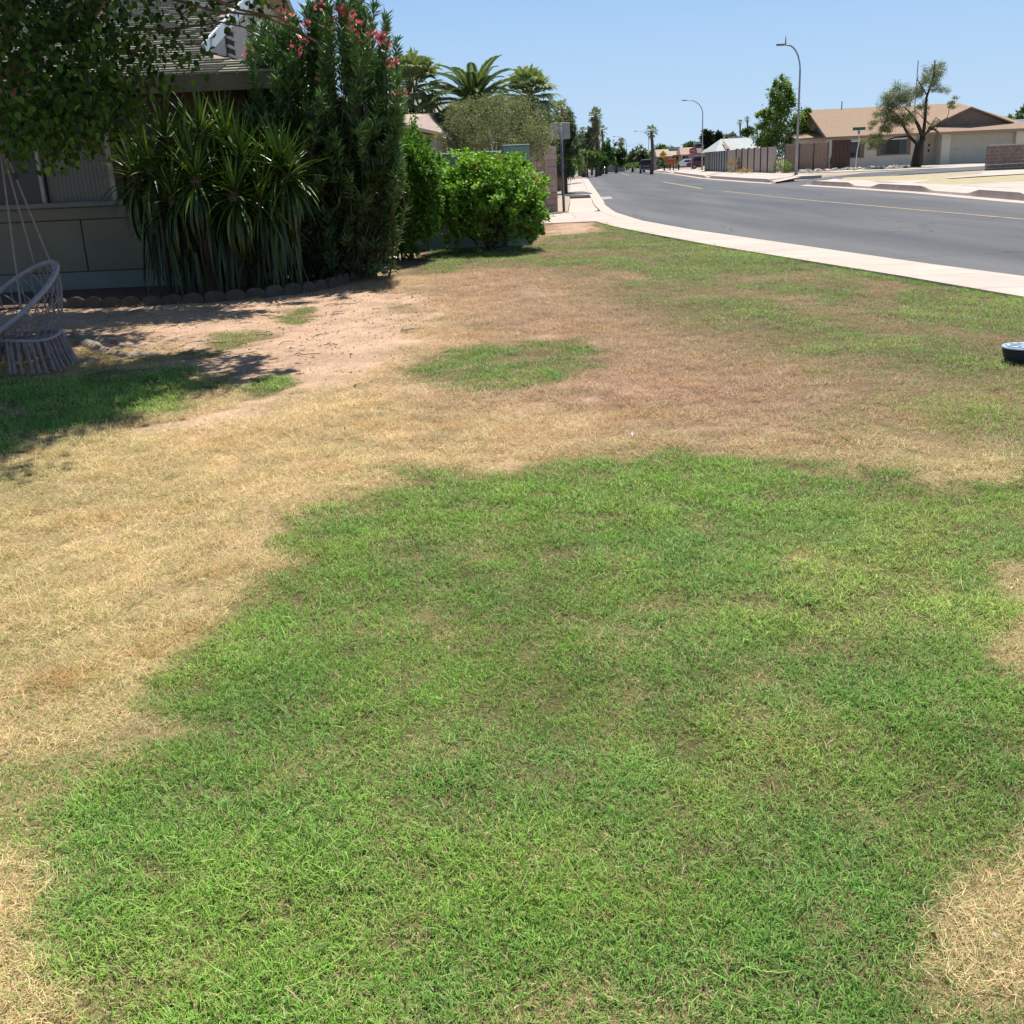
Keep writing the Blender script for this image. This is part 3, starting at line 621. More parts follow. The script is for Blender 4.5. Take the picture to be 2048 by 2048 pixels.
g = MB(); g.bev(-12.1, -5.5, Yw-.06, Yw+.10, zs-.015, zs+.06, .012); g.build('sill', M['olive2'], win)
g = MB(); g.bev(-5.599, -5.46, Yw-.0, Yw+.10, zs+.07, 2.6, .01); hb('corner_post', g, M['brownwood'])
# roof
def fr(X, Y): return (X, Y, ze+sl_*(Y-Ye))
Rv = Yr+(Yr-Ye)
g = MB(); t_ = .12
def slab(g, P, th=.12):
    n_ = len(P); lo = [(p[0], p[1], p[2]-th) for p in P]; g.poly(P); g.poly(lo[::-1])
    for i in range(n_): j = (i+1) % n_; g.poly([P[j], P[i], lo[i], lo[j]])
Yh = Ye+(exc-Xg)
slab(g, [fr(ex0, Ye), fr(exc, Ye), fr(Xg, Yh), fr(Xg+.35, Yh+.0), (Xg+.35, Yr, zr), (ex0, Yr, zr)])
slab(g, [(ex0, Yr, zr), (Xg+.35, Yr, zr), (Xg+.35, Rv-(Yh-Ye), fr(0, Yh)[2]), (exc, Rv, ze), (ex0, Rv, ze)])
slab(g, [fr(exc, Ye), (exc, Rv, ze), (Xg, Rv-(Yh-Ye), fr(0, Yh)[2]), fr(Xg, Yh)])
rf = hb('roof', g, M['soffit'])
g = MB()
def shingles(g, a, b, up, s_len, course=.145, wid=.30, clipf=None, base=(.30, .29, .235)):
    a = Vector(a); b = Vector(b); u = (b-a); Ln = u.length; u.normalize(); up = Vector(up); H_ = up.length; up.normalize(); nrm = u.cross(up).normalized()
    if nrm.z < 0: nrm = -nrm
    for i in range(int(H_/course)):
        x = -(i % 2)*wid*.5+rng.uniform(-.05, .05)
        while x < Ln:
            w_ = wid*rng.uniform(.7, 1.2); x0 = max(0, x+.004); x1 = min(Ln, x+w_-.004); x += w_
            if x1-x0 < .03: continue
            if clipf and not clipf((x0+x1)/2, (i+.5)*course): continue
            c = rng.uniform(.75, 1.2); g.col(base[0]*c, base[1]*c, base[2]*c); th = rng.uniform(.022, .036); lo = i*course-rng.uniform(0, .012)
            p0 = a+u*x0+up*lo; p1 = a+u*x1+up*lo; q0 = a+u*x0+up*(i+1)*course+nrm*.004; q1 = a+u*x1+up*(i+1)*course+nrm*.004
            g.poly([p0+nrm*th, p1+nrm*th, q1, q0]); g.poly([p0, p1, p1+nrm*th, p0+nrm*th])
slopel = math.hypot(Yr-Ye, zr-ze); kY = (Yr-Ye)/slopel
shingles(g, (-13.0, Ye-.03, ze), (exc, Ye-.03, ze), (0, (Yr-Ye), zr-ze), 0, clipf=lambda x, h: (-13+x) < (exc-(h*kY) if h*kY < (Yh-Ye) else Xg+.35))
shingles(g, (exc+.02, Ye, ze), (exc+.02, Rv, ze), (Xg-exc, 0, fr(0, Yh)[2]-ze), 0, wid=.3, clipf=lambda y, h: h < y*.98)
o = g.build('shingles', M['shingle'], rf); o['kind'] = 'stuff'
g = MB(); g.bev(-15, exc, Ye-.04, Ye-.005, ze-.22, ze-.01, .006); g.box(exc-.035, exc, Ye, Rv, ze-.22, ze-.012); hb('fascia', g, M['fascia'])
g = MB(); g.poly([(-15, Ye, ze-.14), (exc-.04, Ye, ze-.14), (exc-.04, Yw+.05, ze-.10), (-15, Yw+.05, ze-.10)]); hb('soffit', g, M['brownwood'])
# white gable end with louvred vent facing the street
g = MB(); zb = fr(0, Yh)[2]; g.poly([(Xg, Yh, zb), (Xg, Rv-(Yh-Ye), zb), (Xg, Yr, zr-.1)]); hb('gable_wall', g, M['gable'])
g = MB(); g.box(Xg+.005, Xg+.02, 20.35, 20.95, 3.5, 4.72); vt = hb('gable_vent', g, mat('vent_dark', (.03, .03, .035), .9))
for k in range(8):
    g = MB(); z = 3.56+k*.15; g.box(Xg+.02, Xg+.06, 20.3, 21.0, z, z+.05); g.build('louvre', M['gable'], vt)
g = MB(); slab(g, [(Xg+.36, Yh-.05, zb+.02), (Xg+.40, Yh-.05, zb+.02), (Xg+.40, Yr, zr+.03), (Xg+.36, Yr, zr+.03)], .20); hb('rake_board', g, M['bluewhite'])
g = MB(); slab(g, [(Xg+.36, Yr+.004, zr+.03), (Xg+.40, Yr+.004, zr+.03), (Xg+.40, Rv-(Yh-Ye), zb+.02), (Xg+.36, Rv-(Yh-Ye), zb+.02)], .20); hb('rake_board', g, M['fascia'])

# scalloped edging round the bed
ed = empty('bed_edging', (-4.5, 14.5, 0), 'low scalloped concrete edging round the shaded bed by the house', 'edging')
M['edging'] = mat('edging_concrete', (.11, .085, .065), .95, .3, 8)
g = MB(); g.lathe([(0, 0), (.001, 0)], 3); proto = None
prof = [(-.13, -.05), (-.13, .05), (-.10, .085), (-.05, .105), (0, .11), (.05, .105), (.10, .085), (.13, .05), (.13, -.05)]
g = MB(); g.poly([(x, -.035, z) for x, z in prof]); g.poly([(x, .035, z) for x, z in prof][::-1])
for i in range(len(prof)): a, b_ = prof[i], prof[(i+1) % len(prof)]; g.poly([(b_[0], -.035, b_[1]), (a[0], -.035, a[1]), (a[0], .035, a[1]), (b_[0], .035, b_[1])])
em = g.me('edging_stone'); em.materials.append(M['edging'])
path = [at(118, 612), at(250, 610), at(400, 603), at(520, 592), at(600, 583), at(660, 572), at(712, 556), at(742, 548)]
dists = [0]
for i in range(1, len(path)): dists.append(dists[-1]+(path[i]-path[i-1]).length)
d_ = 0
while d_ < dists[-1]:
    i = max(k for k in range(len(path)-1) if dists[k] <= d_); tt = (d_-dists[i])/(dists[i+1]-dists[i]); p = path[i].lerp(path[i+1], tt); dr = path[i+1]-path[i]
    o = bpy.data.objects.new('edging_stone', em); COL.objects.link(o); o.parent = ed; o.location = (p.x+4.5, p.y-14.5, .0+rng.uniform(-.01, .015)); o.rotation_euler = (rng.uniform(-.06, .06), rng.uniform(-.05, .05), math.atan2(dr.y, dr.x)); d_ += .265
bp = [p + Vector((0, .03, -.005)) for p in path]
g = MB(); g.poly([(p.x, p.y, .0) for p in bp]+[(-2.0, 17.5, .0), (-2.2, 22.6, .0), (-14, 22.6, .0), (-14, bp[0].y, .0)])
tag(g.build('planting_bed', mat('bed_soil', (.17, .11, .075), .95, .4, 9, bump=.8, bscale=25)), kind='structure', label='bare dark soil of the planting bed against the house')

# ================================================================ GARDEN WALLS
M['greywall'] = mat('grey_green_paint', (.33, .38, .375), .85, .12, 1.5, bump=.3, bscale=18)
gw = empty('garden_wall', (-1.5, 22.4, 0), 'grey-green painted garden wall behind the round leafy bush', 'wall')
def gb(n_, x0, x1, y0, y1, z0, z1, m=M['greywall']):
    g = MB(); g.bev(x0, x1, y0, y1, z0, z1, .012); o = g.build(n_, m, gw); o.matrix_parent_inverse = Matrix.Translation((1.5, -22.4, 0)); return o
gb('wall_face', -3.6, .14, 22.0, 22.2, -.1, 1.76); gb('coping', -3.6, .14, 21.98, 22.22, 1.762, 1.80, mat('pale_coping', (.45, .50, .50), .8))
gb('pilaster', .142, .66, 21.86, 22.34, -.1, 1.87); gb('pilaster_cap', .13, .672, 21.85, 22.35, 1.872, 1.90, M['greywall'])
# brown block wall, block by block
bm_ = [mat('block', (c[0], c[1], c[2]), .95, .18, 6, bump=.5, bscale=35) for c in ((.50, .375, .31), (.54, .41, .34), (.46, .34, .285))]
mort = mat('mortar', (.36, .27, .22), .95)
bw = empty('block_wall', (1.5, 36.9, 0), 'brown concrete block wall with end pilaster beside the grey sign pole', 'wall')
def blk(n_, x0, x1, y0, y1, z0, z1, m):
    g = MB(); g.bev(x0, x1, y0, y1, z0, z1, .008); o = g.build(n_, m, bw); o.matrix_parent_inverse = Matrix.Translation((-1.5, -36.9, 0)); return o
blk('mortar_core', -.9, 1.55, 36.86, 37.0, -.1, 1.85, mort)
k = 0
for r_ in range(9):
    x = 1.55-.42*((r_ % 2)*.5+.0)
    edges = [1.552]
    if r_ % 2: edges.append(1.34)
    while edges[-1] > -.9: edges.append(edges[-1]-.42)
    for a, b_ in zip(edges[1:], edges[:-1]): blk('block', a+.006, b_-.006, 36.84, 37.02, .02+r_*.207, .02+r_*.207+.198, bm_[rng.integers(3)])
for r_ in range(10): blk('block', 1.60, 2.0, 36.70, 37.10, .02+r_*.207-.04*(r_ == 0), .02+r_*.207+.198, bm_[rng.integers(3)])
for j in range(6): blk('wall_run', 1.72, 1.92, 37.12+j*2.2, 37.12+j*2.2+2.19, -.05, 1.86, bm_[j % 3])
# blank back of a sign
so_ = empty('sign', tuple(at(1128, 424)), 'blank grey back of a wide sign on a tall grey pole beside the block wall', 'sign')
sy = at(1128, 424).y; k = sy/FPX
g = MB(); tz = 2.82; g.tube([(0, 0, -.05), (-.03, 0, tz)], .045, 8); g.build('pole', M['polegrey'], so_, True)
g = MB(); g.bev(-.38, .27, .05, .075, tz-.52, tz-.01, .01, ); g.build('sign_panel', mat('sign_back', (.36, .36, .34), .6, .15, 3, metal=.2), so_)
for z in (.12, .40):
    g = MB(); g.box(-.10, .05, -.055, .048, tz-z-.015, tz-z+.015); g.build('bracket', M['steel'], so_)

# ================================================================ FRONT GARDEN PLANTS
def bush(name, label, cat, blobs, n_, L_, W_, cols, m='leaf', clump=.10, ncl=140, shell=.75, stems=10, droop=0, up=0, base=None, shape=0, core=None, stemcol='bark', extra=None):
    b0 = blobs[0]; base = base or (b0[0], b0[1], 0); o = empty(name, base, label, cat)
    B = [(b[0]-base[0], b[1]-base[1], b[2]-base[2])+tuple(b[3:]) for b in blobs]
    g = MB(); tp = []
    for k in range(stems): b = B[k % len(B)]; u = Vector(rng.standard_normal(3)).normalized(); tp.append((b[0]+u.x*b[3]*.7, b[1]+u.y*b[4]*.7, max(.3, b[2]+abs(u.z)*b[5]*.75)))
    for q in tp: limbs(g, (rng.normal(0, .12), rng.normal(0, .12), -.02), [q], .022, .006, 5)
    g.build('stems', M[stemcol], o)
    P_, D_ = blobpts(B, n_, clump, shell, ncl); ok = P_[:, 2] > .04; P_, D_ = P_[ok], D_[ok]; n_ = len(P_)
    D_ = D_*.9 + .75*rng.standard_normal((n_, 3)); D_[:, 2] += up-droop; NN = np.array([0, -.25, 1.])+.55*rng.standard_normal((n_, 3))
    c = leaves('foliage', P_, D_, NN, L_*rng.uniform(.6, 1.3, n_), W_*rng.uniform(.7, 1.2, n_), pal(n_, cols), M[m], o, shape); c['kind'] = 'stuff'
    return o
# bright hedge shrub between oleander and grey wall
bush('green_shrub', 'bright green upright shrub between the oleander and the grey-green wall', 'shrub',
     [pb(800, 380, 19.3, 62, 100, .9, 4), pb(790, 330, 19.2, 55, 55, .7, 2), pb(835, 345, 19.4, 38, 60, .7, 2), pb(790, 450, 19.3, 60, 55, .8, 2), pb(845, 300, 19.6, 20, 25, .4, .5), pb(760, 400, 19.2, 50, 120, .6, 1.5), pb(842, 400, 19.3, 34, 95, .6, 2), pb(815, 330, 19.2, 48, 62, .6, 2)], 40000, .075, .034,
     [(.075, .18, .025), (.11, .24, .032), (.05, .125, .018), (.15, .28, .045)], m='leaf', up=.3, clump=.10, ncl=520)
# round broad-leaved bush (bougainvillea-like)
o = bush('round_bush', 'wide rounded yellow-green bush with a few pink bracts in front of the grey-green wall', 'bush',
     [pb(975, 385, 20.7, 95, 68, .95, 4), pb(1035, 410, 20.5, 52, 62, .75, 2), pb(930, 400, 20.6, 58, 75, .8, 2), pb(980, 435, 20.7, 80, 42, .6, 1.0), pb(985, 345, 20.8, 60, 34, .6, 1.5), pb(1060, 435, 20.5, 32, 50, .5, .8), pb(900, 400, 20.6, 30, 70, .6, 1)], 42000, .066, .05,
     [(.17, .33, .045), (.24, .42, .065), (.11, .24, .035), (.30, .46, .09)], clump=.075, ncl=700, shape=2, shell=.82)
P_ = np.array([tuple(pt(x, y, 19.9)) for x, y in ((998, 318), (1006, 322), (1060, 348), (1068, 352), (1072, 360), (1020, 375), (1018, 380), (1045, 338), (950, 330)) for _ in range(4)])-np.array(o.location); P_ += .03*rng.standard_normal(P_.shape)
leaves('bracts', P_, rng.standard_normal(P_.shape), rng.standard_normal(P_.shape), np.full(len(P_), .06), np.full(len(P_), .05), pal(len(P_), [(.5, .12, .10), (.45, .16, .08)]), M['petal'], o)['kind'] = 'stuff'
g = MB()
for k in range(60):
    b_ = Vector(tuple(pt(rng.uniform(980, 1060), rng.uniform(425, 470), 19.9))) - o.location; b_.y += rng.uniform(-.1, .3); e = b_+Vector((rng.normal(0, .18), rng.normal(0, .1), rng.normal(0, .15))); g.tube([b_, (b_+e)/2+Vector(rng.standard_normal(3))*.03, e], .006, 3, False)
g.build('bare_twigs', mat('dry_twig', (.20, .13, .09), .95), o)

# ---- oleander: rods with whorls of long narrow leaves, pink flower heads on the top
ob = pt(655, 520, 16.3); ob.z = 0; ol = empty('oleander', ob, 'tall dark oleander with pink flowers at the corner of the near house', 'shrub')
cn = []; rod = MB(); tips = []
outl = [(560, 60), (575, 30), (640, 5), (610, 20), (700, 15), (740, 55), (765, 80), (785, 130), (640, -30), (680, -60), (715, -20), (750, 10), (600, 70), (520, 120), (505, 180), (800, 190), (805, 240), (800, 290), (785, 340), (560, 110), (660, 60), (700, 80), (740, 120), (620, 110), (770, 200), (530, 210), (590, 160), (650, 150), (700, 170), (750, 230), (560, 260), (620, 230), (512, 90), (520, 60), (505, 140), (535, 40), (500, 220), (515, 280), (545, 90), (795, 150), (808, 210), (806, 330), (680, 240), (730, 300), (780, 300), (600, 320), (650, 320), (700, 360), (760, 380), (520, 240)]
outl = outl + [(x+rng.uniform(-35, 35), y+rng.uniform(-15, 60)) for x, y in outl for _ in range(5)]
outl = [(min(max(x, 495), 800), y) for x, y in outl]
Ps, Ds, Cs, Ls, Ws = [], [], [], [], []
def whorls(p0, p1, dens, cb):
    ln = (p1-p0).length; n_ = int(ln*dens); dr = (p1-p0).normalized()
    for k in range(n_):
        t = .35+.65*rng.random()**.75; q = p0.lerp(p1, t); a = rng.random()*6.283; u = dr.orthogonal().normalized(); v = dr.cross(u)
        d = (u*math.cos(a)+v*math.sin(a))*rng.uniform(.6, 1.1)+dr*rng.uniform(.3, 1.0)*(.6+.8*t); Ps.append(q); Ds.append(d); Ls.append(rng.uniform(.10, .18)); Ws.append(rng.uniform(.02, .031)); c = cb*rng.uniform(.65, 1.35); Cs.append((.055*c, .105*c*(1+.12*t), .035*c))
for i, (x, y) in enumerate(outl):
    dep = 16.3+rng.normal(0, .55) - (.5 if y > 250 else 0); tip = pt(x, y, dep)-ob
    if tip.y > 1.6 or tip.y < -1.6: tip.y *= .6
    b0 = Vector((rng.normal(0, .25)+tip.x*.25, rng.normal(0, .2), 0)); mid = b0.lerp(tip, .55)+Vector((tip.x*.12, 0, .1)); rod.tube([b0, mid, tip], [.02, .012, .005], 4, False)
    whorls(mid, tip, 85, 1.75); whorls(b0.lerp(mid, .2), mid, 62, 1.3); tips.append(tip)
rod.build('stems', M['bark'], ol)
# lower sprays down to the ground on the sunny side
for k in range(620):
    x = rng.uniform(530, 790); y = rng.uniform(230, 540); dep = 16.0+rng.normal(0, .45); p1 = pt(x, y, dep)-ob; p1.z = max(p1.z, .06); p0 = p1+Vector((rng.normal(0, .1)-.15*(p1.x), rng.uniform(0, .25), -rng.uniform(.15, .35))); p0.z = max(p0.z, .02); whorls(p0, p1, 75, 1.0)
n_ = len(Ps); Ps = np.array(Ps); Ds = np.array(Ds)
leaves('foliage', Ps, Ds, np.array([0, 0, 1.])+.4*rng.standard_normal((n_, 3)), np.array(Ls), np.array(Ws), np.array(Cs), M['waxy'], ol)['kind'] = 'stuff'
fl = [(573, 28), (634, 10), (682, 22), (678, 27), (705, 38), (615, 53), (728, 48), (590, 98), (745, 70), (762, 68), (610, 82), (716, 75), (772, 92), (786, 125), (801, 187), (764, 78), (640, 160), (690, 25), (745, 73), (692, 55), (657, 45), (763, 295), (494, 110)]
for x, y in fl:
    c0 = pt(x, y, 15.55)-ob; m_ = 16 if (x+y) % 2 else 9; P_ = np.array(c0)+.034*rng.standard_normal((m_, 3)); D_ = P_-np.array(c0)+np.array([0, 0, .02])
    leaves('flower_head', P_, D_, rng.standard_normal((m_, 3)), np.full(m_, .055), np.full(m_, .05), pal(m_, [(.80, .16, .22), (.85, .27, .33), (.7, .10, .16)], .12), M['petal'], ol)['kind'] = 'stuff'

# ---- yucca with sword leaves; up to 300 single leaves, the rest one mass
yb = pt(440, 560, 15.0); yb.z = 0; yu = empty('yucca', yb, 'big yucca with sword leaves and a hanging skirt of old leaves against the house', 'yucca')
g = MB(); heads = [(400, 262, 14.9), (300, 330, 14.7), (480, 310, 14.8), (560, 325, 14.6), (390, 350, 14.3), (470, 380, 14.3), (345, 390, 14.5), (520, 395, 14.5), (330, 275, 15.0), (450, 275, 15.1), (370, 310, 14.8), (520, 350, 14.9), (575, 345, 14.5), (270, 345, 14.9), (430, 330, 15.0)]
hw = [pt(*h)-yb for h in heads]
for h in hw: g.tube([(h.x*.4, h.y*.3, -.02), (h.x*.7, h.y*.7, h.z*.5), h], [.11, .08, .07], 7)
g.build('trunk', M['bark'], yu)
def sword(L_, W_, dr, c):
    L_ *= 1.12
    g = MB(); p = Vector((0, 0, 0)); e = 0; n = 6; vs_ = []
    for k in range(n+1):
        t = k/n; w_ = W_*(.55+.9*t if t < .4 else .91*(1-t)/.6+.0)*.5*1.1; vs_.append((p.x, -w_, p.z+.25*w_)); vs_.append((p.x, 0, p.z-.12*w_)); vs_.append((p.x, w_, p.z+.25*w_)); p = p+Vector((math.cos(e), 0, math.sin(e)))*L_/n; e -= dr/n
    fs = []
    for k in range(n):
        for j in range(2): a = 3*k+j; fs.append((a, a+1, a+4, a+3))
    g.col(*c); g.mesh(vs_, fs); return g
ycols = [(.04, .09, .016), (.065, .13, .02), (.025, .055, .013), (.17, .26, .03), (.05, .05, .02), (.035, .027, .017)]
protos = []
for dr in (.15, .5, 1.1, 1.7):
    row = []
    for c in ycols: me_ = sword(.62, .042, dr, c).me('leaf'); me_.materials.append(M['yucca']); row.append(me_)
    protos.append(row)
rest = MB(); cnt = 0
jobs = []
for hi, h in enumerate(hw):
    nl = 120
    for k in range(nl):
        t = k/nl; az = k*2.39996+rng.normal(0, .15); el = 1.45-2.75*t**.8+rng.normal(0, .09); dr = 0 if el > .8 else (1 if el > .1 else (2 if el > -.5 else 3)); c = rng.choice([0, 1, 2, 3], p=[.4, .25, .2, .15]) if t < .75 else rng.choice([0, 2, 4, 5], p=[.35, .35, .15, .15])  # sunlit blades painted yellow-green among the upper leaves only
        jobs.append((h+Vector((0, 0, -.25*t)), az, el, dr, int(c), rng.uniform(.75, 1.15)*(1 if t < .8 else 1.15), hi))
for k in range(330):                                # hanging skirt, shade under the heads put into darker leaf colours
    x = rng.uniform(285, 590); y = rng.uniform(400, 510); p = pt(x, y, 14.6+rng.uniform(-.3, .5))-yb; jobs.append((p, rng.random()*6.283, rng.uniform(-1.52, -1.2), 0, int(rng.choice([0, 2, 2, 2, 5])), rng.uniform(.9, 1.4), 99))
front = sorted(range(len(jobs)), key=lambda i: jobs[i][0].y+.35*math.sin(jobs[i][1])*1.0)[:300]; fs_ = set(front)
for i, (p, az, el, dr, c, sc, hi) in enumerate(jobs):
    Mx = Matrix.Translation(p) @ Matrix.Rotation(az, 4, 'Z') @ Matrix.Rotation(-el, 4, 'Y') @ Matrix.Scale(sc, 4)
    if i in fs_:
        o = bpy.data.objects.new('leaf', protos[dr][c]); COL.objects.link(o); o.parent = yu; o.matrix_local = Mx
    else:
        g2 = sword(.62, .042, (.15, .5, 1.1, 1.7)[dr], ycols[c]); b_ = len(rest.v); rest.v += [tuple(Mx @ Vector(v)) for v in g2.v]; rest.f += [tuple(b_+j for j in f) for f in g2.f]; rest.c += g2.c
rest.build('leaf_mass', M['yucca'], yu)['kind'] = 'stuff'

# ---- shade tree at the upper left
tb = Vector((-4.95, 9.9, 0)); mt = empty('shade_tree', tb, 'dark broad-leaved shade tree overhanging the swing chair and lawn', 'tree')
g = MB(); g.tube([(0, 0, -.1), (-.05, 0, .6), (.02, .02, 1.4), (0, 0, 2.2)], [.30, .21, .18, .17], 12); g.build('trunk', M['bark'], mt, True)
g = MB()
for q, r_ in (((1.9, .7, 3.35), .08), ((3.1, 1.2, 4.4), .07), ((-1.2, .3, 3.9), .08), ((.6, -1.6, 4.1), .07), ((.9, 1.9, 4.2), .07), ((.2, .1, 5.4), .09), ((-.2, -1.5, 3.3), .06), ((2.6, -.6, 4.0), .06), ((1.0, -.6, 2.5), .04), ((-.2, 4.6, 4.6), .07)): limbs(g, (0, 0, 2.1), [q], r_, .015, 7, .16)
g.build('limbs', M['bark'], mt, True)
# surface roots running out to the right
g = MB()
for P4 in ([(60, 700), (150, 668), (215, 682), (290, 690)], [(90, 690), (170, 685), (250, 706), (320, 700)], [(40, 705), (120, 725), (200, 715)]):
    pp = [at(x, y)-tb for x, y in P4]; pp = [Vector((0.02, 0.0, .02))]+[Vector((p.x, p.y, -.045)) for p in pp]; qq = []
    for i in range(len(pp)-1):
        for j in range(4): q = pp[i].lerp(pp[i+1], j/4); qq.append(q+Vector((rng.normal(0, .02), rng.normal(0, .04), rng.normal(0, .012))))
    qq.append(pp[-1]+Vector((0, 0, -.05))); g.tube(qq, [.12*(1-.72*i/len(qq))*rng.uniform(.85, 1.15) for i in range(len(qq))], 8)
g.build('surface_root', mat('root_bark', (.33, .27, .21), .95, .3, 8, bump=1), mt, True)
TB = [(-.9, 0, 4.6, 2.4, 2.0, 1.3, 3.2), (1.7, .4, 4.7, 1.5, 1.6, 1.0, 1.9), (2.9, 1.0, 4.6, .75, .85, .55, .5), (.4, -1.7, 4.0, 1.8, 1.3, 1.0, 1.3), (.2, 1.8, 4.3, 2.0, 1.2, .9, 1.0), (-1.6, -.5, 3.3, 1.6, 1.6, .9, 1.2), (-.2, 4.5, 5.1, 2.3, 1.9, .75, 2.2), (1.2, 2.6, 5.0, 1.3, 1.3, .6, .9), (-.3, -.6, 4.2, 1.7, 1.6, .9, 1.8)]
P1, D1 = blobpts(TB, 13000, .12, .2, 260)
TB2 = TB[:3]+TB[4:5]+TB[6:8]*2+[(2.3, -1.0, 4.4, 1.3, 1.3, .6, 1.3), (1.0, -2.4, 4.3, 1.5, 1.3, .5, 3.0), (-.4, -2.6, 4.4, 1.6, 1.4, .6, 2.6), (2.2, -.3, 4.6, 1.3, 1.2, .4, 1.8), (2.6, .6, 4.7, .9, 1.1, .5, .7), (1.9, 4.6, 5.0, 1.4, 1.0, .45, 1.6), (1.8, -1.6, 4.5, 1.6, 1.3, .5, 2.6), (3.5, .5, 4.9, .7, .6, .3, .4), (.9, 4.9, 5.2, 2.4, 1.1, .4, 5.0), (1.6, .9, 4.9, 1.7, 1.0, .4, 1.6)]
P3b, D3b = blobpts(TB2, 66000, .10, .15, 800)
vis = []      # the low fringe that the photo shows, as clusters along drooping twigs
tw = MB()
def cluster(x, y, Y, n_, sx, sy, sz=.35):
    c = pt(x, y, Y)-tb; k_ = Y/FPX; n_ = int(n_*1.25); sx *= 1.12; sy *= 1.12; P_ = np.stack([rng.normal(c.x, sx*k_, n_), rng.normal(c.y, sz, n_), rng.normal(c.z, sy*k_, n_)], 1); vis.append(P_)
for x, y, Y, n_, sx, sy in ((40, 60, 9.0, 420, 60, 50), (130, 50, 9.2, 420, 60, 50), (220, 45, 9.4, 260, 45, 42), (60, 150, 9.0, 260, 60, 45), (150, 170, 9.0, 300, 50, 40), (215, 150, 9.2, 170, 32, 32), (20, 250, 8.6, 260, 45, 32), (90, 275, 8.7, 260, 42, 22), (140, 255, 8.7, 200, 36, 24), (160, 225, 9.0, 170, 34, 28), (215, 205, 9.0, 150, 28, 30), (250, 180, 9.2, 120, 24, 28), (290, 150, 9.3, 60, 22, 18), (330, 160, 9.4, 40, 18, 16),
                            (280, 60, 9.6, 90, 30, 28), (330, 90, 9.7, 60, 25, 20), (370, 60, 9.8, 45, 26, 22), (355, 110, 9.6, 26, 16, 10), (420, 25, 10, 34, 22, 14), (390, 100, 9.7, 12, 10, 9), (445, 20, 10, 16, 16, 14), (490, 30, 10.2, 20, 14, 12), (520, 12, 10.3, 30, 16, 14), (545, 10, 10.3, 26, 14, 12), (735, 10, 10.6, 9, 16, 6), (700, 4, 10.6, 5, 12, 5), (395, 145, 9.5, 6, 6, 6), (180, 100, 9.3, 200, 60, 40), (20, 10, 9.0, 200, 60, 40), (300, 10, 9.8, 120, 60, 20), (430, -20, 10.0, 120, 80, 20), (600, -45, 10.4, 60, 60, 16), (110, 215, 8.9, 180, 60, 25)):
    cluster(x, y, Y, n_ if x < 200 else int(n_*.5), sx, sy)
for a_, b_ in (((330, 60), (560, 70)), ((480, 20), (640, 90)), ((250, 130), (140, 290)), ((480, 0), (400, 60)), ((560, -30), (745, 12)), ((420, 20), (640, 85)), ((210, 100), (390, 145)), ((150, 120), (40, 180)), ((70, 165), (0, 190))):
    p0 = pt(*a_, 9.8)-tb; p1 = pt(*b_, 10.0)-tb; m0 = (p0+p1)/2+Vector((0, 0, .08)); q = p0+(p0-p1)*.35; tw.tube([q, p0, m0, p1], [.014, .011, .008, .004], 5, False)
tw.build('twigs', M['bark'], mt)
P2 = np.concatenate(vis); ok = rng.random(len(P2)) < 1; P2 = P2[ok]; D2 = rng.standard_normal(P2.shape)*.6
def mulb(P_, D_, name, L_=.066):
    n_ = len(P_); D_ = D_*.6+.55*rng.standard_normal((n_, 3)); D_[:, 2] -= .85; NN = np.stack([rng.normal(0, .6, n_), rng.normal(-.3, .6, n_), np.full(n_, .8)], 1)
    c = pal(n_, [(.028, .062, .013), (.036, .08, .015), (.022, .05, .012), (.065, .13, .022)], .25)
    return leaves(name, P_, D_, NN, L_*rng.uniform(.6, 1.25, n_), L_*.78*rng.uniform(.6, 1.15, n_), c, M['mulb'], mt, 1)
mulb(P3b, D3b, 'upper_crown', .105)['kind'] = 'stuff'
ordr = np.argsort(P2[:, 1]); fr_ = ordr[:1400:5][:270]; msk = np.ones(len(P2), bool); msk[fr_] = False
mulb(np.concatenate([P1, P2[msk]]), np.concatenate([D1, D2[msk]]), 'crown')['kind'] = 'stuff'
lm = []
for v in range(5):
    q = leaves('leaf', np.zeros((1, 3)), np.array([[1., 0, 0]]), np.array([[0, .1, 1.]]), [.068], [.054], np.array([[(.05, .105, .02), (.07, .14, .024), (.09, .17, .03), (.045, .09, .02), (.12, .20, .035)][v]]), M['mulb'], None, 1); lm.append(q.data); bpy.data.objects.remove(q)
for i in fr_:
    o = bpy.data.objects.new('leaf', lm[rng.integers(5)]); COL.objects.link(o); o.parent = mt; o.location = P2[i]; o.rotation_euler = (rng.normal(0, .6), rng.uniform(.2, 1.5), rng.random()*6.283); s_ = rng.uniform(.7, 1.25); o.scale = (s_, s_, s_)

# ---- macrame hanging chair
cc = pt(10, 612, 9.15); hc = empty('hanging_chair', (cc.x, cc.y, .05), 'pale macrame hanging chair with a round hoop and fringe under the shade tree', 'hanging chair')
O = Vector((cc.x, cc.y, .05)); M['rope'] = mat('pinkish_rope', (.30, .25, .25), .9, .2, 30); M['hoop'] = mat('hoop_wrap', (.36, .335, .36), .7, .2, 20); M['fringe'] = mat('fringe', (.33, .25, .25), .95, .3, 30)
U = Vector((.80, .22, .55)).normalized(); Vv = Vector((-.30, .85, .22)); Vv = (Vv-U*Vv.dot(U)).normalized(); rr_ = .56
def ring(a): return cc-O+U*math.cos(a)*rr_+Vv*math.sin(a)*rr_
g = MB(); g.tube([ring(i/40*6.2832) for i in range(41)], .022, 8, False); g.build('hoop', M['hoop'], hc, True)
sc_ = pt(28, 672, 9.15)-O; sr = .38
def ring2(a): return sc_+Vector((math.cos(a)*sr, math.sin(a)*sr, .02*math.sin(3*a)))
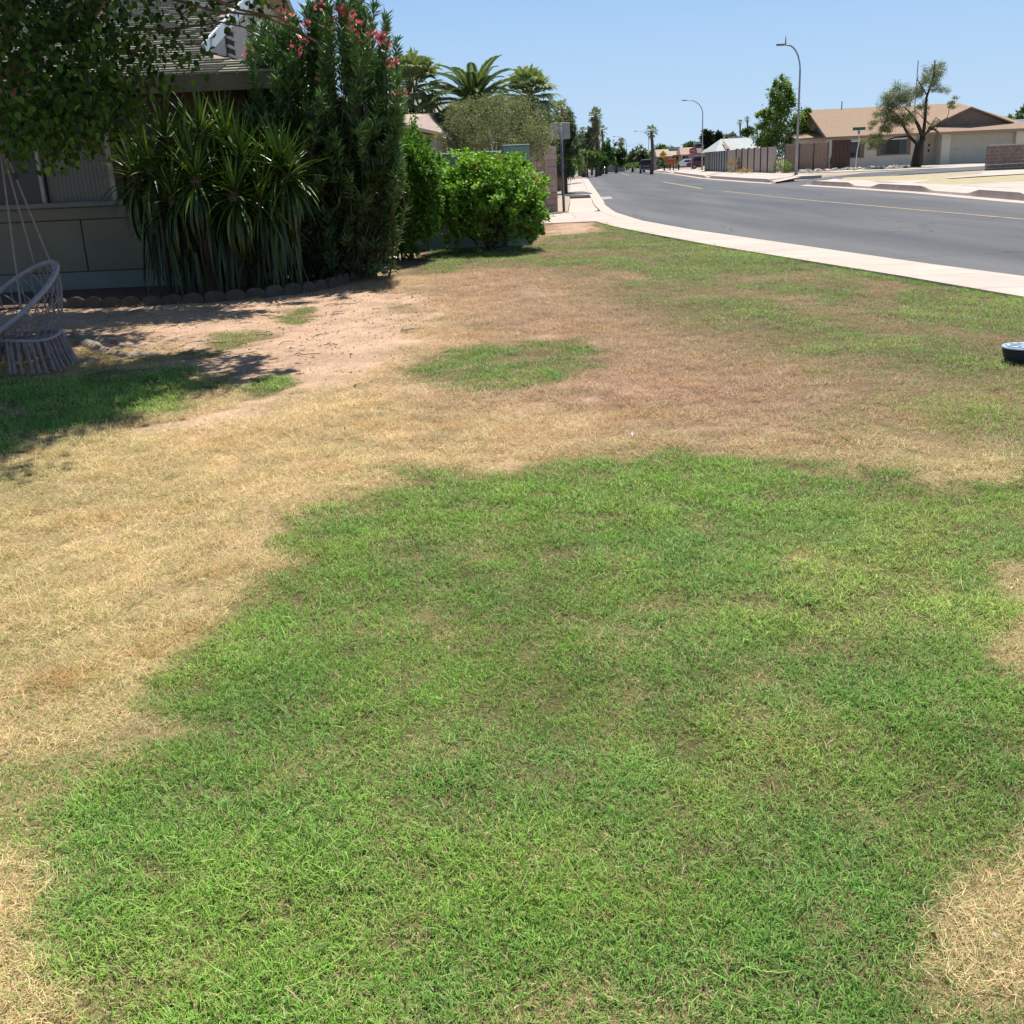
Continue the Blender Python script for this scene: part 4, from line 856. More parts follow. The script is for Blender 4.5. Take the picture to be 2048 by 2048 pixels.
g = MB(); g.tube([ring2(i/32*6.2832) for i in range(33)], .016, 6, False); g.build('seat_ring', M['hoop'], hc, True)
g = MB(); nn_ = 30
def bow(i, t):
    a = i/nn_*6.2832; p = ring(a).lerp(ring2(a), t); c_ = (cc-O).lerp(sc_, t); return p+(p-c_)*(.10*math.sin(math.pi*t))
for i in range(nn_):
    for s_ in (-1, 1): g.tube([bow(i+s_*1.6*t, t) for t in (0, .2, .4, .6, .8, 1)], .0055, 3, False)
for t in (.45, .75): g.tube([bow(i, t) for i in range(nn_+1)], .006, 3, False)
for i in range(-8, 9):
    x = i/8.5*sr; h_ = math.sqrt(max(0, sr*sr-x*x)); g.tube([sc_+Vector((x, -h_, 0)), sc_+Vector((x, 0, -.05)), sc_+Vector((x, h_, 0))], .006, 3, False); g.tube([sc_+Vector((-h_, x, 0)), sc_+Vector((0, x, -.05)), sc_+Vector((h_, x, 0))], .006, 3, False)
g.build('net', M['rope'], hc)
for i in range(46):
    a = i/46*6.2832+rng.normal(0, .03); p = ring2(a); g = MB(); d = Vector((math.cos(a)*.05, math.sin(a)*.05, 0)); z1 = max(.01-O.z+.05, p.z-.24); g.tube([p, p+d*.5+Vector((0, 0, -.09)), Vector((p.x+d.x, p.y+d.y, p.z-.17)), Vector((p.x+d.x*1.6, p.y+d.y*1.6, p.z-.27))], [.008, .011, .010, .017], 5); g.build('tassel', M['fringe'], hc)
apex = pt(-4, 268, 9.3)-O
for a in (-.35, .9, 2.4, 3.9, 5.0):
    g = MB(); g.tube([ring(a), apex], .008, 5); g.build('rope', M['rope'], hc)
g = MB(); g.tube([apex, (tb+Vector((.4, -.15, 2.75)))-O], .014, 6); g.build('hanging_rope', M['rope'], hc)

# ---- round utility lid on the lawn, right edge
ub = at(2046, 716); ul = empty('utility_box', (ub.x, ub.y, lawnz(ub.x, ub.y)), 'round black utility box with pale blue lid standing in the lawn', 'utility box')
g = MB(); g.lathe([(.0, -.05), (.115, -.05), (.125, .03), (.142, .085), (.142, .108), (.0, .108)], 28); g.build('box_body', mat('black_plastic', (.02, .024, .034), .5), ul, True)
g = MB(); g.lathe([(.0, .109), (.147, .109), (.150, .118), (.143, .124), (.132, .122), (.130, .116), (.120, .116), (.117, .126), (.0, .128)], 32); lid = g.build('lid', mat('pale_blue_lid', (.42, .50, .60), .45, .2, 25), ul)
g = MB()
for k in range(8): a = k/8*6.283; g.box(-.008, .008, .03, .10, .1285, .132, Matrix.Rotation(a, 4, 'Z'))
g.build('lid_ribs', mat('lid_rib', (.30, .37, .46), .5), lid)
g = MB(); g.tube([(-.15, -.02, .05), (-.155, -.04, -.0), (-.12, -.07, -.01), (-.11, -.07, .02)], .004, 5); g.build('cable', M['white'], ul)

# small things on the lawn
def bit(name, label, cat, x, y, build, m):
    p = at(x, y); g = MB(); build(g); o = g.build(name, m); o.location = (p.x, p.y, lawnz(p.x, p.y)+.012); o.rotation_euler = (0, 0, rng.random()*6); return tag(o, label, cat)
def curl(g, L_=.05): g.mesh([(-L_, -L_*.5, .004), (0, -L_*.6, .015), (L_, -.1*L_, .01), (L_*.6, L_*.5, .02), (-L_*.3, L_*.6, .012), (0, 0, .004)], [(0, 1, 5), (1, 2, 5), (2, 3, 5), (3, 4, 5), (4, 0, 5)])
bit('fallen_leaf', 'small yellow fallen leaf on the dry grass left of the small green patch', 'leaf', 706, 806, lambda g: curl(g, .035), mat('yellow_leaf', (.65, .48, .05), .7))
bit('paper_scrap', 'tiny white paper scrap on the dry grass just beyond the big green patch', 'litter', 1265, 862, lambda g: curl(g, .016), M['white'])
bit('paper_scrap', 'small white scrap at the edge of the bottom right dry corner', 'litter', 1992, 1846, lambda g: curl(g, .007), M['white'])
bit('fallen_leaf', 'reddish brown fallen leaf in the turf near the bottom right corner', 'leaf', 1868, 1850, lambda g: curl(g, .009), mat('brown_leaf', (.25, .09, .03), .7))
bit('stick', 'short pale stick lying on the bare soil', 'stick', 825, 655, lambda g: g.tube([(-.12, 0, .01), (0, .01, .02), (.12, 0, .012)], .011, 5), mat('pale_stick', (.5, .42, .33), .9))

# dead leaves, crumbs and twigs on the bare soil
nl_ = 2600; lx = rng.uniform(-6.2, -.6, nl_); ly = rng.uniform(6.2, 14.5, nl_); gr_, ba_, _, _, _, _ = masks(lx, ly); kp = (rng.random(nl_) < .15+.85*ba_); lx, ly = lx[kp], ly[kp]; nl_ = len(lx)
P_ = np.stack([lx, ly, lawnz(lx, ly)+.018], 1); D_ = np.stack([rng.standard_normal(nl_), rng.standard_normal(nl_), rng.normal(0, .25, nl_)], 1)
o = leaves('litter', P_, D_, np.array([0, 0, 1.])+.35*rng.standard_normal((nl_, 3)), rng.uniform(.012, .04, nl_), rng.uniform(.006, .02, nl_), pal(nl_, [(.32, .22, .13), (.22, .14, .08), (.42, .32, .20), (.14, .09, .055)], .2), M['petal']); tag(o, 'dead leaves and crumbs on the bare soil under the tree', kind='stuff')
g = MB(); cx_ = rng.uniform(-5.6, -.8, 1500); cy_ = rng.uniform(8.0, 14.5, 1500); cb_ = masks(cx_, cy_)[1]; cz_ = lawnz(cx_, cy_)
for k in range(1500):
    x = cx_[k]; y = cy_[k]; r_ = rng.uniform(.005, .02)*(1+.04*y); z = float(cz_[k])+.008; a = rng.random()*6.28
    if cb_[k] < .4: continue
    b = [(x+r_*math.cos(a+i*1.57)*rng.uniform(.7, 1.3), y+r_*math.sin(a+i*1.57)*rng.uniform(.7, 1.3), z-.004) for i in range(4)]; t_ = (x+rng.normal(0, .2)*r_, y+rng.normal(0, .2)*r_, z+r_*rng.uniform(.4, .9))
    g.mesh(b+[t_], [(0, 1, 4), (1, 2, 4), (2, 3, 4), (3, 0, 4)])
tag(g.build('soil_clods', mat('clod', (.40, .275, .20), .95, .3, 25)), 'small clods of dry pinkish soil', kind='stuff')
g = MB()
for k in range(70):
    x = rng.uniform(-5.5, -1.5); y = rng.uniform(8.5, 14); a = rng.random()*6.28; L_ = rng.uniform(.08, .3); z = float(lawnz(x, y))+.02; g.tube([(x, y, z), (x+math.cos(a)*L_*.5, y+math.sin(a)*L_*.5, z+.01), (x+math.cos(a+.3)*L_, y+math.sin(a+.3)*L_, z)], .004, 4)
tag(g.build('twig_litter', mat('twig_brown', (.17, .12, .085), .95)), 'thin fallen twigs scattered on the soil under the tree', kind='stuff')

# ================================================================ FAR SIDE OF THE ROAD (ground rises gently)
def verge(name, pts_, m, label, off=0.0):
    g = MB(); P = [ar(x, y, off) for x, y in pts_]; g.poly(P); o = g.build(name, m)
    bpy.context.view_layer.objects.active = o
    return tag(o, label, kind='structure')
# base sheet: desert yards beyond the far kerb
ys = [-2, 10, 20, 26, 31, 36, 41, 46, 50, 57, 57.8, 62, 67, 68, 74, 80, 85, 92, 97, 110, 125, 138, 160, 185, 213, 260, 300]
g = MB()
def fare(Y): return lerp(FARE, Y)
for a, b in zip(ys[:-1], ys[1:]):
    def row(Y):
        return [(fare(Y)+1.45, Y, terr(Y)-.02 if not 57 < Y < 67.5 else -.11), (fare(Y)+6, Y, terr(Y)-.02), (fare(Y)+260, Y, terr(Y)-.02)]
    A_, B_ = row(a), row(b)
    for k in range(2): g.poly([A_[k], A_[k+1], B_[k+1], B_[k]])
tag(g.build('far_yard', M['gravel']), kind='structure', label='tan gravel and dirt ground beyond the far kerb')
g = MB(); Z_ = -.02
for a, b in ((132, 213), (213, 300)): g.poly([(lerp(KERB, a)-.1, a, -.03), (lerp(KERB, b)-.1, b, -.03), (-80, b, -.03), (-80, a, -.03)])
g.poly([(-80, 300, -.03), (40, 300, -.03), (60, 420, -.03), (-80, 420, -.03)]); tag(g.build('far_ground', M['gravel']), kind='structure', label='pale dirt ground left of the far end of the street')
# kerb with full-height stretches between driveway ramps
HI = [(-2, 6, .15), (12, 18, .15), (24, 28, .15), (31.5, 35, .16), (41.3, 46.8, .16), (51.5, 57.5, .15), (68.5, 92, .15), (97, 140, .15), (150, 290, .12)]
def kh(Y):
    h = .02
    for a, b, v in HI:
        e = 1.1 if Y < 60 else 2
        h = max(h, .02+(v-.02)*min(1, max(0, (Y-a+e)/e), 1)*(1 if Y <= b else max(0, 1-(Y-b)/e)))
        if a <= Y <= b: h = max(h, v)
    return h
kb = empty('far_kerb', (0, 0, 0), 'far concrete kerb with full-height stretches between driveway ramps', None, kind='structure'); kb['kind'] = 'structure'
y = -2.0
while y < 300:
    st = .5 if y < 70 else (1 if y < 140 else 5)
    g = MB(); n = 8
    for i in range(n):
        a, b = y+st*i, y+st*(i+1); fa, fb, ha, hb_ = fare(a), fare(b), kh(a)+RZ+.06, kh(b)+RZ+.06
        if 59 < (a+b)/2 < 66: continue
        ta, tb_ = terr(a)-.01, terr(b)-.01
        g.poly([(fa-.35, a, RZ+.004), (fa, a, RZ+.03), (fb, b, RZ+.03), (fb-.35, b, RZ+.004)][::1])
        g.poly([(fa, a, RZ+.03), (fa+.03, a, ha+.03), (fb+.03, b, hb_+.03), (fb, b, RZ+.03)]); g.poly([(fa+.03, a, ha+.03), (fa+.18, a, ha+.032), (fb+.18, b, hb_+.032), (fb+.03, b, hb_+.03)])
        g.poly([(fa+.18, a, ha+.032), (fa+1.5, a, terr(a)+.012), (fb+1.5, b, terr(b)+.012), (fb+.18, b, hb_+.032)])
    if g.f: g.build('kerb', slabm[0], kb)
    y += st*n
# paved and planted strips, traced on the rising ground
g = MB(); SS = [(0, 58.2, 66.8, RZ+.006), (6, 61.0, 68.2, None), (16, 65.5, 72.5, None), (30, 70.5, 77.5, None), (60, 79, 86, None), (120, 92, 99, None)]
for a, b in zip(SS[:-1], SS[1:]):
    q = []
    for (dx_, y0, y1, z) in (a, b): q.append([(fare(yy)+dx_, yy, z if z is not None else terr(yy)+.016) for yy in (y0, y1)])
    g.poly([q[0][0], q[1][0], q[1][1], q[0][1]])
g.c = [(.95, .95, .95)]*len(g.f)
tag(g.build('side_street', M['asphalt']), kind='structure', label='grey side street meeting the main road from the right')
def wverge(name, y0, y1, w_, m, label, off=.006, wf=None):
    g = MB(); n = 12
    for i in range(n):
        a, b = y0+(y1-y0)*i/n, y0+(y1-y0)*(i+1)/n; wa, wb = (w_, w_) if wf is None else (wf(a), wf(b))
        g.poly([(fare(a)+1.44, a, terr(a)+.012), (fare(a)+wa, a, terr(a)+off), (fare(b)+wb, b, terr(b)+off), (fare(b)+1.44, b, terr(b)+.012)])
    for e in (y0, y1):
        w1 = w_ if wf is None else wf(e); A1, B1 = (fare(e)+.05, e), (fare(e)+w1, e); t1 = terr(e)+.012
        g.poly([(A1[0], A1[1], -.1), (B1[0], B1[1], -.14), (B1[0], B1[1], terr(e)+off), (fare(e)+1.44, e, t1), (A1[0], A1[1], .12)])
    return tag(g.build(name, m), label, kind='structure')
wverge('far_pavement', -2, 57.5, 3.0, M['concrete2'], 'sunlit concrete pavement across the road', wf=lambda Y: 3.0 if Y > 50 else (6.5 if Y > 34 else 9))
wverge('corner_pavement', 67.6, 96, 3.2, M['concrete2'], 'pale concrete corner pavement by the tall street lamp')
wverge('pavement_return', 97, 150, 3.0, M['concrete2'], 'pale pavement beyond the boundary wall')
verge('dry_island', [(1676, 360), (1690, 355), (1800, 351), (1900, 349), (1960, 348), (1900, 355), (1840, 361), (1800, 365), (1740, 363)], M['drygrass'], 'dry grass island at the street corner', .012)
verge('driveway', [(1800, 367), (1850, 360.5), (1905, 354), (1962, 347.5), (1969, 341.5), (2120, 336), (2120, 345), (2048, 347.5), (1960, 352.5), (1880, 358), (1820, 367)], M['concrete2'], 'pale driveway between the dry strips across the road', .020)
verge('dry_strip', [(1815, 368), (1835, 364), (1900, 358), (2048, 349), (2120, 346), (2120, 358), (2048, 361), (1930, 368), (1870, 370)], M['drygrass'], 'yellow dry grass strip beside the driveway', .014)
verge('house_drive', [(1560, 345), (1668, 344), (1760, 341), (1893, 336), (1969, 334), (1969, 327), (1893, 328.5), (1760, 336), (1655, 342)], M['concrete2'], 'bright concrete walk and drive in front of the tan house', .01)

def P3(x, y, Y): return pt(x, y, Y)
def ga(x, y): p = ar(x, y); return p
def text_mesh(cu, m):
    t_ = bpy.data.objects.new('text', cu); COL.objects.link(t_); bpy.context.view_layer.update()
    me_ = bpy.data.meshes.new_from_object(t_.evaluated_get(bpy.context.evaluated_depsgraph_get())); bpy.data.objects.remove(t_); me_.materials.clear(); me_.materials.append(m); return me_
# ---- tan house
M['tan'] = mat('cream_stucco', (.80, .72, .60), .9, .08, 1); M['tanroof'] = mat('tan_shingle', (.34, .235, .16), .95, .16, 6, bump=.5, bscale=8); M['trimbrown'] = mat('brown_trim', (.27, .19, .15), .85)
M['tantrim'] = mat('tan_trim', (.34, .25, .18), .85); M['greydoor'] = mat('grey_door', (.23, .20, .17), .8); M['garage'] = mat('garage_door', (.60, .56, .47), .7, .05, 3); M['brownwood2'] = mat('gable_board', (.24, .18, .15), .9, .2, 3)
HB = ga(1820, 331.5)                               # base point under the front wall
Yh0 = HB.y; hz = HB.z; kx = Yh0/FPX
h2 = empty('tan_house', (HB.x, HB.y, hz), 'cream stucco house with tan shingle roof and white garage door across the road', 'house', rz=R(-2.2))
hM = h2.matrix_basis.inverted() @ Matrix.Identity(4)
def hx(x): return (pt(x, 300, Yh0).x - HB.x)        # local X from a pixel column at wall depth
def add(name, g, m, par=h2): return g.build(name, m, par)
X0, X1, XG0, XG1, XE = hx(1668), hx(2037), hx(1876), hx(2020), hx(1830)
g = MB(); EH = 2.5
# front wall pieces around openings: local y=0 is the front wall, +y goes back
Wn = [(hx(1697), hx(1722), .75, 1.95), (hx(1762), hx(1813), .85, 1.98)]
xs = X0
for (a, b, c, d) in Wn:
    g.box(xs, a, 0, .2, -.3, EH); g.box(a, b, 0, .2, -.3, c); g.box(a, b, 0, .2, d, EH); xs = b
g.box(xs, XE, 0, .2, -.3, EH); g.box(XE-.2, hx(1900), 1.2, 1.4, -.3, EH); g.box(hx(1878), hx(1893), .2, 1.2, -.3, EH); g.box(XE-.2, XE, .2, 1.2, -.3, EH); g.box(hx(1876), hx(1893), -.6, .2, -.3, EH); g.box(hx(1893), XG1, -.6, -.4, 2.15, EH); g.box(XG1, X1, -.6, .2, -.3, EH)
g.box(X0, X0+.2, .2, 9, -.3, EH); g.box(X1-.2, X1, .2, 9, -.3, EH); add('wall', g, M['tan'])
for (a, b, c, d) in Wn:
    g = MB(); g.box(a+.02, b-.02, .08, .1, c+.02, d-.02); w_ = add('window', g, M['glass'])
    sw = (hx(1700)-hx(1692))*.95
    for s0, s1 in ((a-sw, a-.01), (b+.01, b+sw)):
        g = MB(); g.bev(s0, s1, -.04, -.002, c-.03, d+.05, .01); add('shutter', g, M['trimbrown'])
    g = MB(); g.box(a-.02, b+.02, -.03, .05, c-.04, c+.015); g.build('sill', M['tantrim'], w_)
    if b-a > 1.5:
        g = MB(); g.box((a+b)/2-.6, (a+b)/2+.5, .06, .075, c+.03, d-.03); g.build('curtain', mat('grey_curtain', (.075, .075, .07), .9), w_)
        for xx in (-.62, .5): g = MB(); g.box((a+b)/2+xx-.02, (a+b)/2+xx+.02, .04, .079, c, d); g.build('mullion', M['trimbrown'], w_)
gd = MB(); gd.box(hx(1893)+.02, XG1-.02, -.30, -.25, -.02, 2.15); gdo = add('garage_door', gd, M['garage'])
for r_ in range(4):
    for q_ in range(4):
        ww = (XG1-hx(1893)-.1)/4; g = MB(); g.bev(hx(1893)+.05+q_*ww+.05, hx(1893)+.05+(q_+1)*ww-.05, -.318, -.301, .03+r_*.53, .03+r_*.53+.46, .008); g.build('panel', M['garage'], gdo)
g = MB(); g.box(hx(1846), hx(1857), 1.14, 1.19, 0, 2.05); add('front_door', g, M['greydoor'])
for z in (1.35, .95): g = MB(); g.box(hx(1866), hx(1868.5), 1.10, 1.19, z, z+.18); add('wall_fixture', g, M['dark'])
# side wall gable, left end
RY, RH = 5.6, EH+2.05
g = MB(); g.poly([(X0+.004, .0, EH), (X0+.004, 9, EH), (X0+.004, RY*.93, RH-.25)]); add('gable_end', g, mat('gable_pinkish', (.42, .33, .27), .9))
g = MB(); Xl = X0-.75; Xr = X1+.7; ev = -.75; ez = EH-.16
slab(g, [(Xl, ev, ez), (hx(1862), ev, ez), (hx(1862), RY, RH), (Xl, RY, RH)], .1)
slab(g, [(hx(1862)+.002, ev-.7, ez-.02), (Xr, ev-.7, ez-.02), (Xr-3.6, RY, RH), (hx(1862)+.002, RY, RH)], .1)
slab(g, [(Xr, ev-.7, ez-.02), (Xr, 12, ez), (Xr-3.6, RY, RH)], .1); slab(g, [(Xl, RY, RH), (Xr-3.6, RY, RH), (Xr, 12, ez), (Xl, 12, ez)], .1)
rf2 = add('roof', g, M['tanroof'])
g = MB(); g.box(Xl, hx(1862), ev-.05, ev-.01, ez-.2, ez-.0); g.box(hx(1862), Xr, ev-.76, ev-.71, ez-.22, ez-.02); g.build('fascia', M['tantrim'], rf2)
g = MB(); slab(g, [(Xl-.03, ev, ez+.01), (Xl, ev, ez+.01), (Xl, RY, RH+.01), (Xl-.03, RY, RH+.01)], .22); g.build('rake_board', M['trimbrown'], rf2)
# low front gable over the garage
ga0, ga1, gp = hx(1868), hx(2004), hx(1932)
fz = lambda y_: (ez-.02)+(RH-ez)*(y_-(ev-.7))/(RY-(ev-.7))
yb_ = ev+.9; zb_ = fz(yb_); zp = zb_+1.12; yp = ev+.9+1.12*(RY-ev+.7)/(RH-ez)
g = MB(); g.poly([(ga0, yb_, zb_), (ga1, yb_, zb_), (gp, yb_, zp)]); g.build('front_gable', M['brownwood2'], rf2)
g = MB(); slab(g, [(ga0-.5, yb_-.35, zb_-.03), (gp, yb_-.35, zp+.1), (gp, yp+.2, zp+.1), (ga0-.5, yb_+.3, zb_-.03)], .1); slab(g, [(gp, yb_-.35, zp+.1), (ga1+.5, yb_-.35, zb_-.03), (ga1+.5, yb_+.3, zb_-.03), (gp, yp+.2, zp+.1)], .1); g.build('gable_roof', M['tanroof'], rf2)
# the four digits over the garage
cu = bpy.data.curves.new('house_number', 'FONT'); cu.body = '4403'; cu.size = .34; cu.extrude = .01; cu.space_character = 1.25; o = bpy.data.objects.new('house_number', text_mesh(cu, M['trimbrown'])); COL.objects.link(o); o.parent = h2; o.location = (hx(1946), -.615, 2.19); o.rotation_euler = (math.pi/2, 0, 0)
g = MB(); g.tube([(hx(1872), RY, RH-.1), (hx(1872.5), RY, RH+3.3)], .035, 5); g.build('roof_mast', M['polegrey'], h2); g = MB(); g.tube([(hx(1720), RY, RH-.1), (hx(1720), RY, RH+.55)], .04, 5); g.build('vent_pipe', M['polegrey'], h2)
# small left wing behind the fence
wp = ga(1640, 338); wg = empty('cream_garage', (wp.x, Yh0+3, hz), 'small cream outbuilding with brown roof edge left of the tan house', 'outbuilding')
kk = (Yh0+3)/FPX; w0 = (1590-1640)*kk; w1 = (1668-1640)*kk-.2
g = MB(); g.box(w0, w1, 0, 3, -.3, 2.35); wl = g.build('wall', M['tan'], wg)
for xx in (1623, 1650): g = MB(); g.box((xx-1640)*kk-.1, (xx-1640)*kk+.1, -.03, -.002, .9, 1.9); g.build('window', M['glass'], wg)
g = MB(); slab(g, [(w0-.4, -.5, 2.36), (w1, -.5, 2.46), (w1, 3.4, 3.0), (w0-.4, 3.4, 2.9)], .1); g.build('roof', M['tanroof'], wg)

# ---- pinkish boundary wall and ribbed fence
fb = [ga(1421, 342.5), ga(1455, 344), ga(1473, 344.5), ga(1550, 346), ga(1567, 344.8), ga(1655, 341)]
fp = mat('mauve_block', (.49, .375, .30), .95, .15, 4, bump=.3); fgr = mat('dark_stripe', (.07, .065, .07), .8); fr3 = mat('brown_fence', (.38, .265, .20), .9, .15, 6); fgy = mat('grey_block', (.30, .29, .27), .95, .15, 4)
bwall = empty('boundary_wall', fb[2], 'long mauve block boundary wall with dark posts across the road', 'wall')
def seg(par, a, b, t0, t1, h, m, name, thick=.14, dz=0):
    p = a.lerp(b, t0)-par.location; q = a.lerp(b, t1)-par.location; dr = (q-p); L_ = dr.length; g = MB(); g.bev(0, L_, -thick/2, thick/2, -.3+dz, h, .01); o = g.build(name, m, par); o.location = p; o.rotation_euler = (0, 0, math.atan2(dr.y, dr.x)); return o
def run(par, a, b, n, h, m, pn, post, hp=None, pw=.16):
    L_ = (b-a).length; f_ = pw/L_
    for i in range(n):
        t0, t1 = i/n, (i+1)/n; seg(par, a, b, t0+f_+.02/L_, t1-.02/L_, h, m, pn); seg(par, a, b, t0, t0+f_, hp or h+.06, post, 'post', .24)
run(bwall, fb[0], fb[1], 7, 1.75, fgy, 'panel', fgr, 1.8, .3); run(bwall, fb[1], fb[2], 1, 1.8, fp, 'panel', fgr); run(bwall, fb[2], fb[3], 6, 1.8, fp, 'panel', fgr, 1.86)
pf = empty('plank_fence', fb[4], 'ribbed brown plank fence between the mauve wall and the tan house', 'fence')
n = 34
for i in range(n): seg(pf, fb[4], fb[5], i/n+.003, (i+1)/n-.003, 1.95+rng.uniform(-.02, .02), fr3, 'plank', .08+.05*(i % 2))
for t in (.0, .33, .66, .985): seg(pf, fb[4]+Vector((0, -.1, 0)), fb[5]+Vector((0, -.1, 0)), t, t+.012, 2.0, fgr, 'post', .1)
sg = empty('side_gate', fb[5], 'dark brown gate between the plank fence and the tan house', 'gate')
q = fb[5]+Vector((1.9, .9, 0))
for i in range(5): seg(sg, fb[5]+Vector((.25, 0, 0)), q, i/5+.01, (i+1)/5-.01, 2.1, mat('gate_brown', (.10, .06, .05), .9) if i == 0 else bpy.data.materials['gate_brown'], 'board', .07)
# low brown wall at the right edge
lw0, lw1 = ga(1971, 341), ga(2130, 333); lw = empty('low_wall', lw0, 'low brown block wall with pale cap at the right edge across the road', 'wall'); nb = 13
lm_ = [mat('brown_block', c, .95, .15, 5) for c in ((.24, .18, .15), (.27, .20, .165))]
for r_ in range(7):
    for i in range(nb+1):
        t0 = max(0, (i-.5*(r_ % 2))/nb); t1 = min(1, (i+1-.5*(r_ % 2))/nb)
        if t1-t0 < .01: continue
        o = seg(lw, lw0, lw1, t0+.001, t1-.001, 0, lm_[(i+r_) % 2], 'block', .2); me_ = o.data
        for v in me_.vertices: v.co.z = (-.1+r_*.2+.008) if v.co.z < -.1 else (-.1+r_*.2+.195)
seg(lw, lw0, lw1, -.005, 1, 1.36, mat('pale_cap', (.48, .44, .38), .9), 'cap', .28).data.transform(Matrix.Translation((0, 0, 0)))
for v in lw.children[-1].data.vertices: v.co.z = 1.302 if v.co.z < 1 else 1.37
# white rocks
rk = []
for v in range(4):
    bmv = MB(); bmv.lathe([(0.01, -.5), (.8, -.35), (1, .1), (.65, .6), (.01, .75)], 7); rg = np.random.default_rng(50+v); bmv.v = [tuple(np.array(p)*(1+.22*rg.standard_normal(3))) for p in bmv.v]; me_ = bmv.me('rock'); me_.materials.append(mat('white_rock', (.56, .49, .42), .95, .25, 6)); rk.append(me_)
for i in range(64):
    x = 1600+rng.random()*225; yb2 = 344.5-(x-1600)*.047+rng.uniform(-1.3, 1.2); p = ga(x, yb2); o = bpy.data.objects.new('rock', rk[i % 4]); COL.objects.link(o); s_ = rng.uniform(.10, .23); o.location = (p.x, p.y, p.z+.05); o.scale = (s_*1.3, s_, s_*.8); o.rotation_euler = (0, 0, rng.random()*6)
    wh = 'left of the street-name sign' if x < 1700 else ('between the street-name sign and the open dark-trunked tree' if x < 1800 else 'at the foot of the open dark-trunked tree')
    tag(o, 'whitish border rock '+wh, 'rock', 'white rocks along the front of the tan house')

# ---- street lamps
def lamp(x, yb, ytop, label, arm=-1, depth=None, head=2.0, antenna=False, base=None):
    p = base or ga(x, yb); o = empty('street_lamp', p, label, 'street lamp', 'street lamps along the street'); k = p.y/FPX; h = pt(x, ytop, p.y).z-p.z; s_ = h/8.8; A_ = head
    g = MB(); pts_ = [(0, 0, -.1), (0, 0, h*.78)]; ra = [.10*s_, .065*s_]
    for i in range(1, 9): t = i/8*math.pi/2; pts_.append((arm*A_*(1-math.cos(t))*.75, 0, h*.78+h*.20*math.sin(t))); ra.append(.055*s_)
    pts_.append((arm*A_*1.0, 0, h*.985)); ra.append(.045*s_); g.tube(pts_, ra, 7); g.build('pole', M['steel'], o, True)
    g = MB(); g.bev(arm*A_*1.0-.42*s_, arm*A_*1.0+.1*s_, -.13*s_, .13*s_, h*.985-.06*s_, h*.985+.07*s_, .03); g.build('lamp_head', M['polegrey'], o)
    g = MB(); g.lathe([(.16*s_, -.1), (.16*s_, .12), (.01, .13)], 8); g.build('base_cap', M['steel'], o)
    if antenna:
        g = MB(); g.tube([(arm*A_*.85, 0, h*.985), (arm*A_*.85, 0, h*.985+.5)], [.05, .015], 5); g.build('photocell', M['polegrey'], o)
    return o
lamp(1592, 350, 84, 'tallest nearest street lamp, in front of the brown plank fence', head=1.15, antenna=True)
lamp(1404, 340, 197, 'street lamp behind the stop sign, seen above the maroon van', head=2.0)
lamp(1253, 338, 271, 'small far street lamp beside the lone round-headed palm', base=at(1253, 341), head=2.6)
lamp(1298, 345, 260, 'far street lamp right behind the pickup next to the thin palm', base=at(1297.5, 340), head=2.6)
# ---- street-name sign and road signs
p = ga(1711, 337.5); o = empty('street_name_sign', p, 'green street-name sign on a slightly bent white post before the tan house', 'street sign'); k = .91*p.y/FPX
g = MB(); g.tube([(0, 0, 0), (.05, 0, 35*k), (.16, 0, 52*k), (.14, 0, 62*k), (.10, 0, 74*k)], .035, 6); g.build('post', M['white'], o)
g = MB(); g.bev(.1-13*k, .1+13*k, -.02, .02, 76*k, 82*k, .004); sb = g.build('name_plate', mat('sign_green', (.01, .17, .14), .5), o)
g = MB(); g.mesh([(.1-3*k, -.03, 75.5*k), (.1+3*k, -.03, 75.5*k), (.1+1.5*k, -.03, 68*k), (.1-1.5*k, -.03, 68*k), (.1-3*k, .02, 75.5*k), (.1+3*k, .02, 75.5*k), (.1+1.5*k, .02, 68*k), (.1-1.5*k, .02, 68*k)], [(0, 3, 2, 1), (4, 5, 6, 7), (0, 1, 5, 4), (2, 3, 7, 6), (1, 2, 6, 5), (3, 0, 4, 7)]); g.build('bracket', M['steel'], o)
def octo(g, r, y0, y1, z, n=8, off=math.pi/8):
    P = [(r*math.cos(off+i/n*6.2832), r*math.sin(off+i/n*6.2832)+z) for i in range(n)]
    g.poly([(a, y0, b) for a, b in P][::-1]); g.poly([(a, y1, b) for a, b in P])
    for i in range(n): a, b = P[i], P[(i+1) % n]; g.poly([(a[0], y0, a[1]), (b[0], y0, b[1]), (b[0], y1, b[1]), (a[0], y1, a[1])])
p = ga(1383, 340); k = .91*p.y/FPX; o = empty('stop_sign', p, 'red octagonal STOP sign on a grey post before the maroon van', 'road sign')
g = MB(); g.tube([(0, 0, 0), (0, 0, 40*k)], .045, 6); g.build('post', M['steel'], o); zc = 38*k; r_ = 5.6*k
g = MB(); octo(g, r_*1.07, -.07, -.05, zc); g.build('border', M['white'], o); g = MB(); octo(g, r_, -.085, -.071, zc); g.build('sign_face', mat('sign_red', (.45, .02, .03), .5), o)
cu = bpy.data.curves.new('lettering', 'FONT'); cu.body = 'STOP'; cu.size = r_*.72; cu.align_x = 'CENTER'; cu.align_y = 'CENTER'; c_ = bpy.data.objects.new('lettering', text_mesh(cu, M['white'])); COL.objects.link(c_); c_.parent = o; c_.location = (0, -.09, zc); c_.rotation_euler = (math.pi/2, 0, 0)
p = ga(1326, 340.5); k = .91*p.y/FPX; o = empty('warning_sign', p, 'yellow diamond warning sign on a dark post beside the pickup', 'road sign')
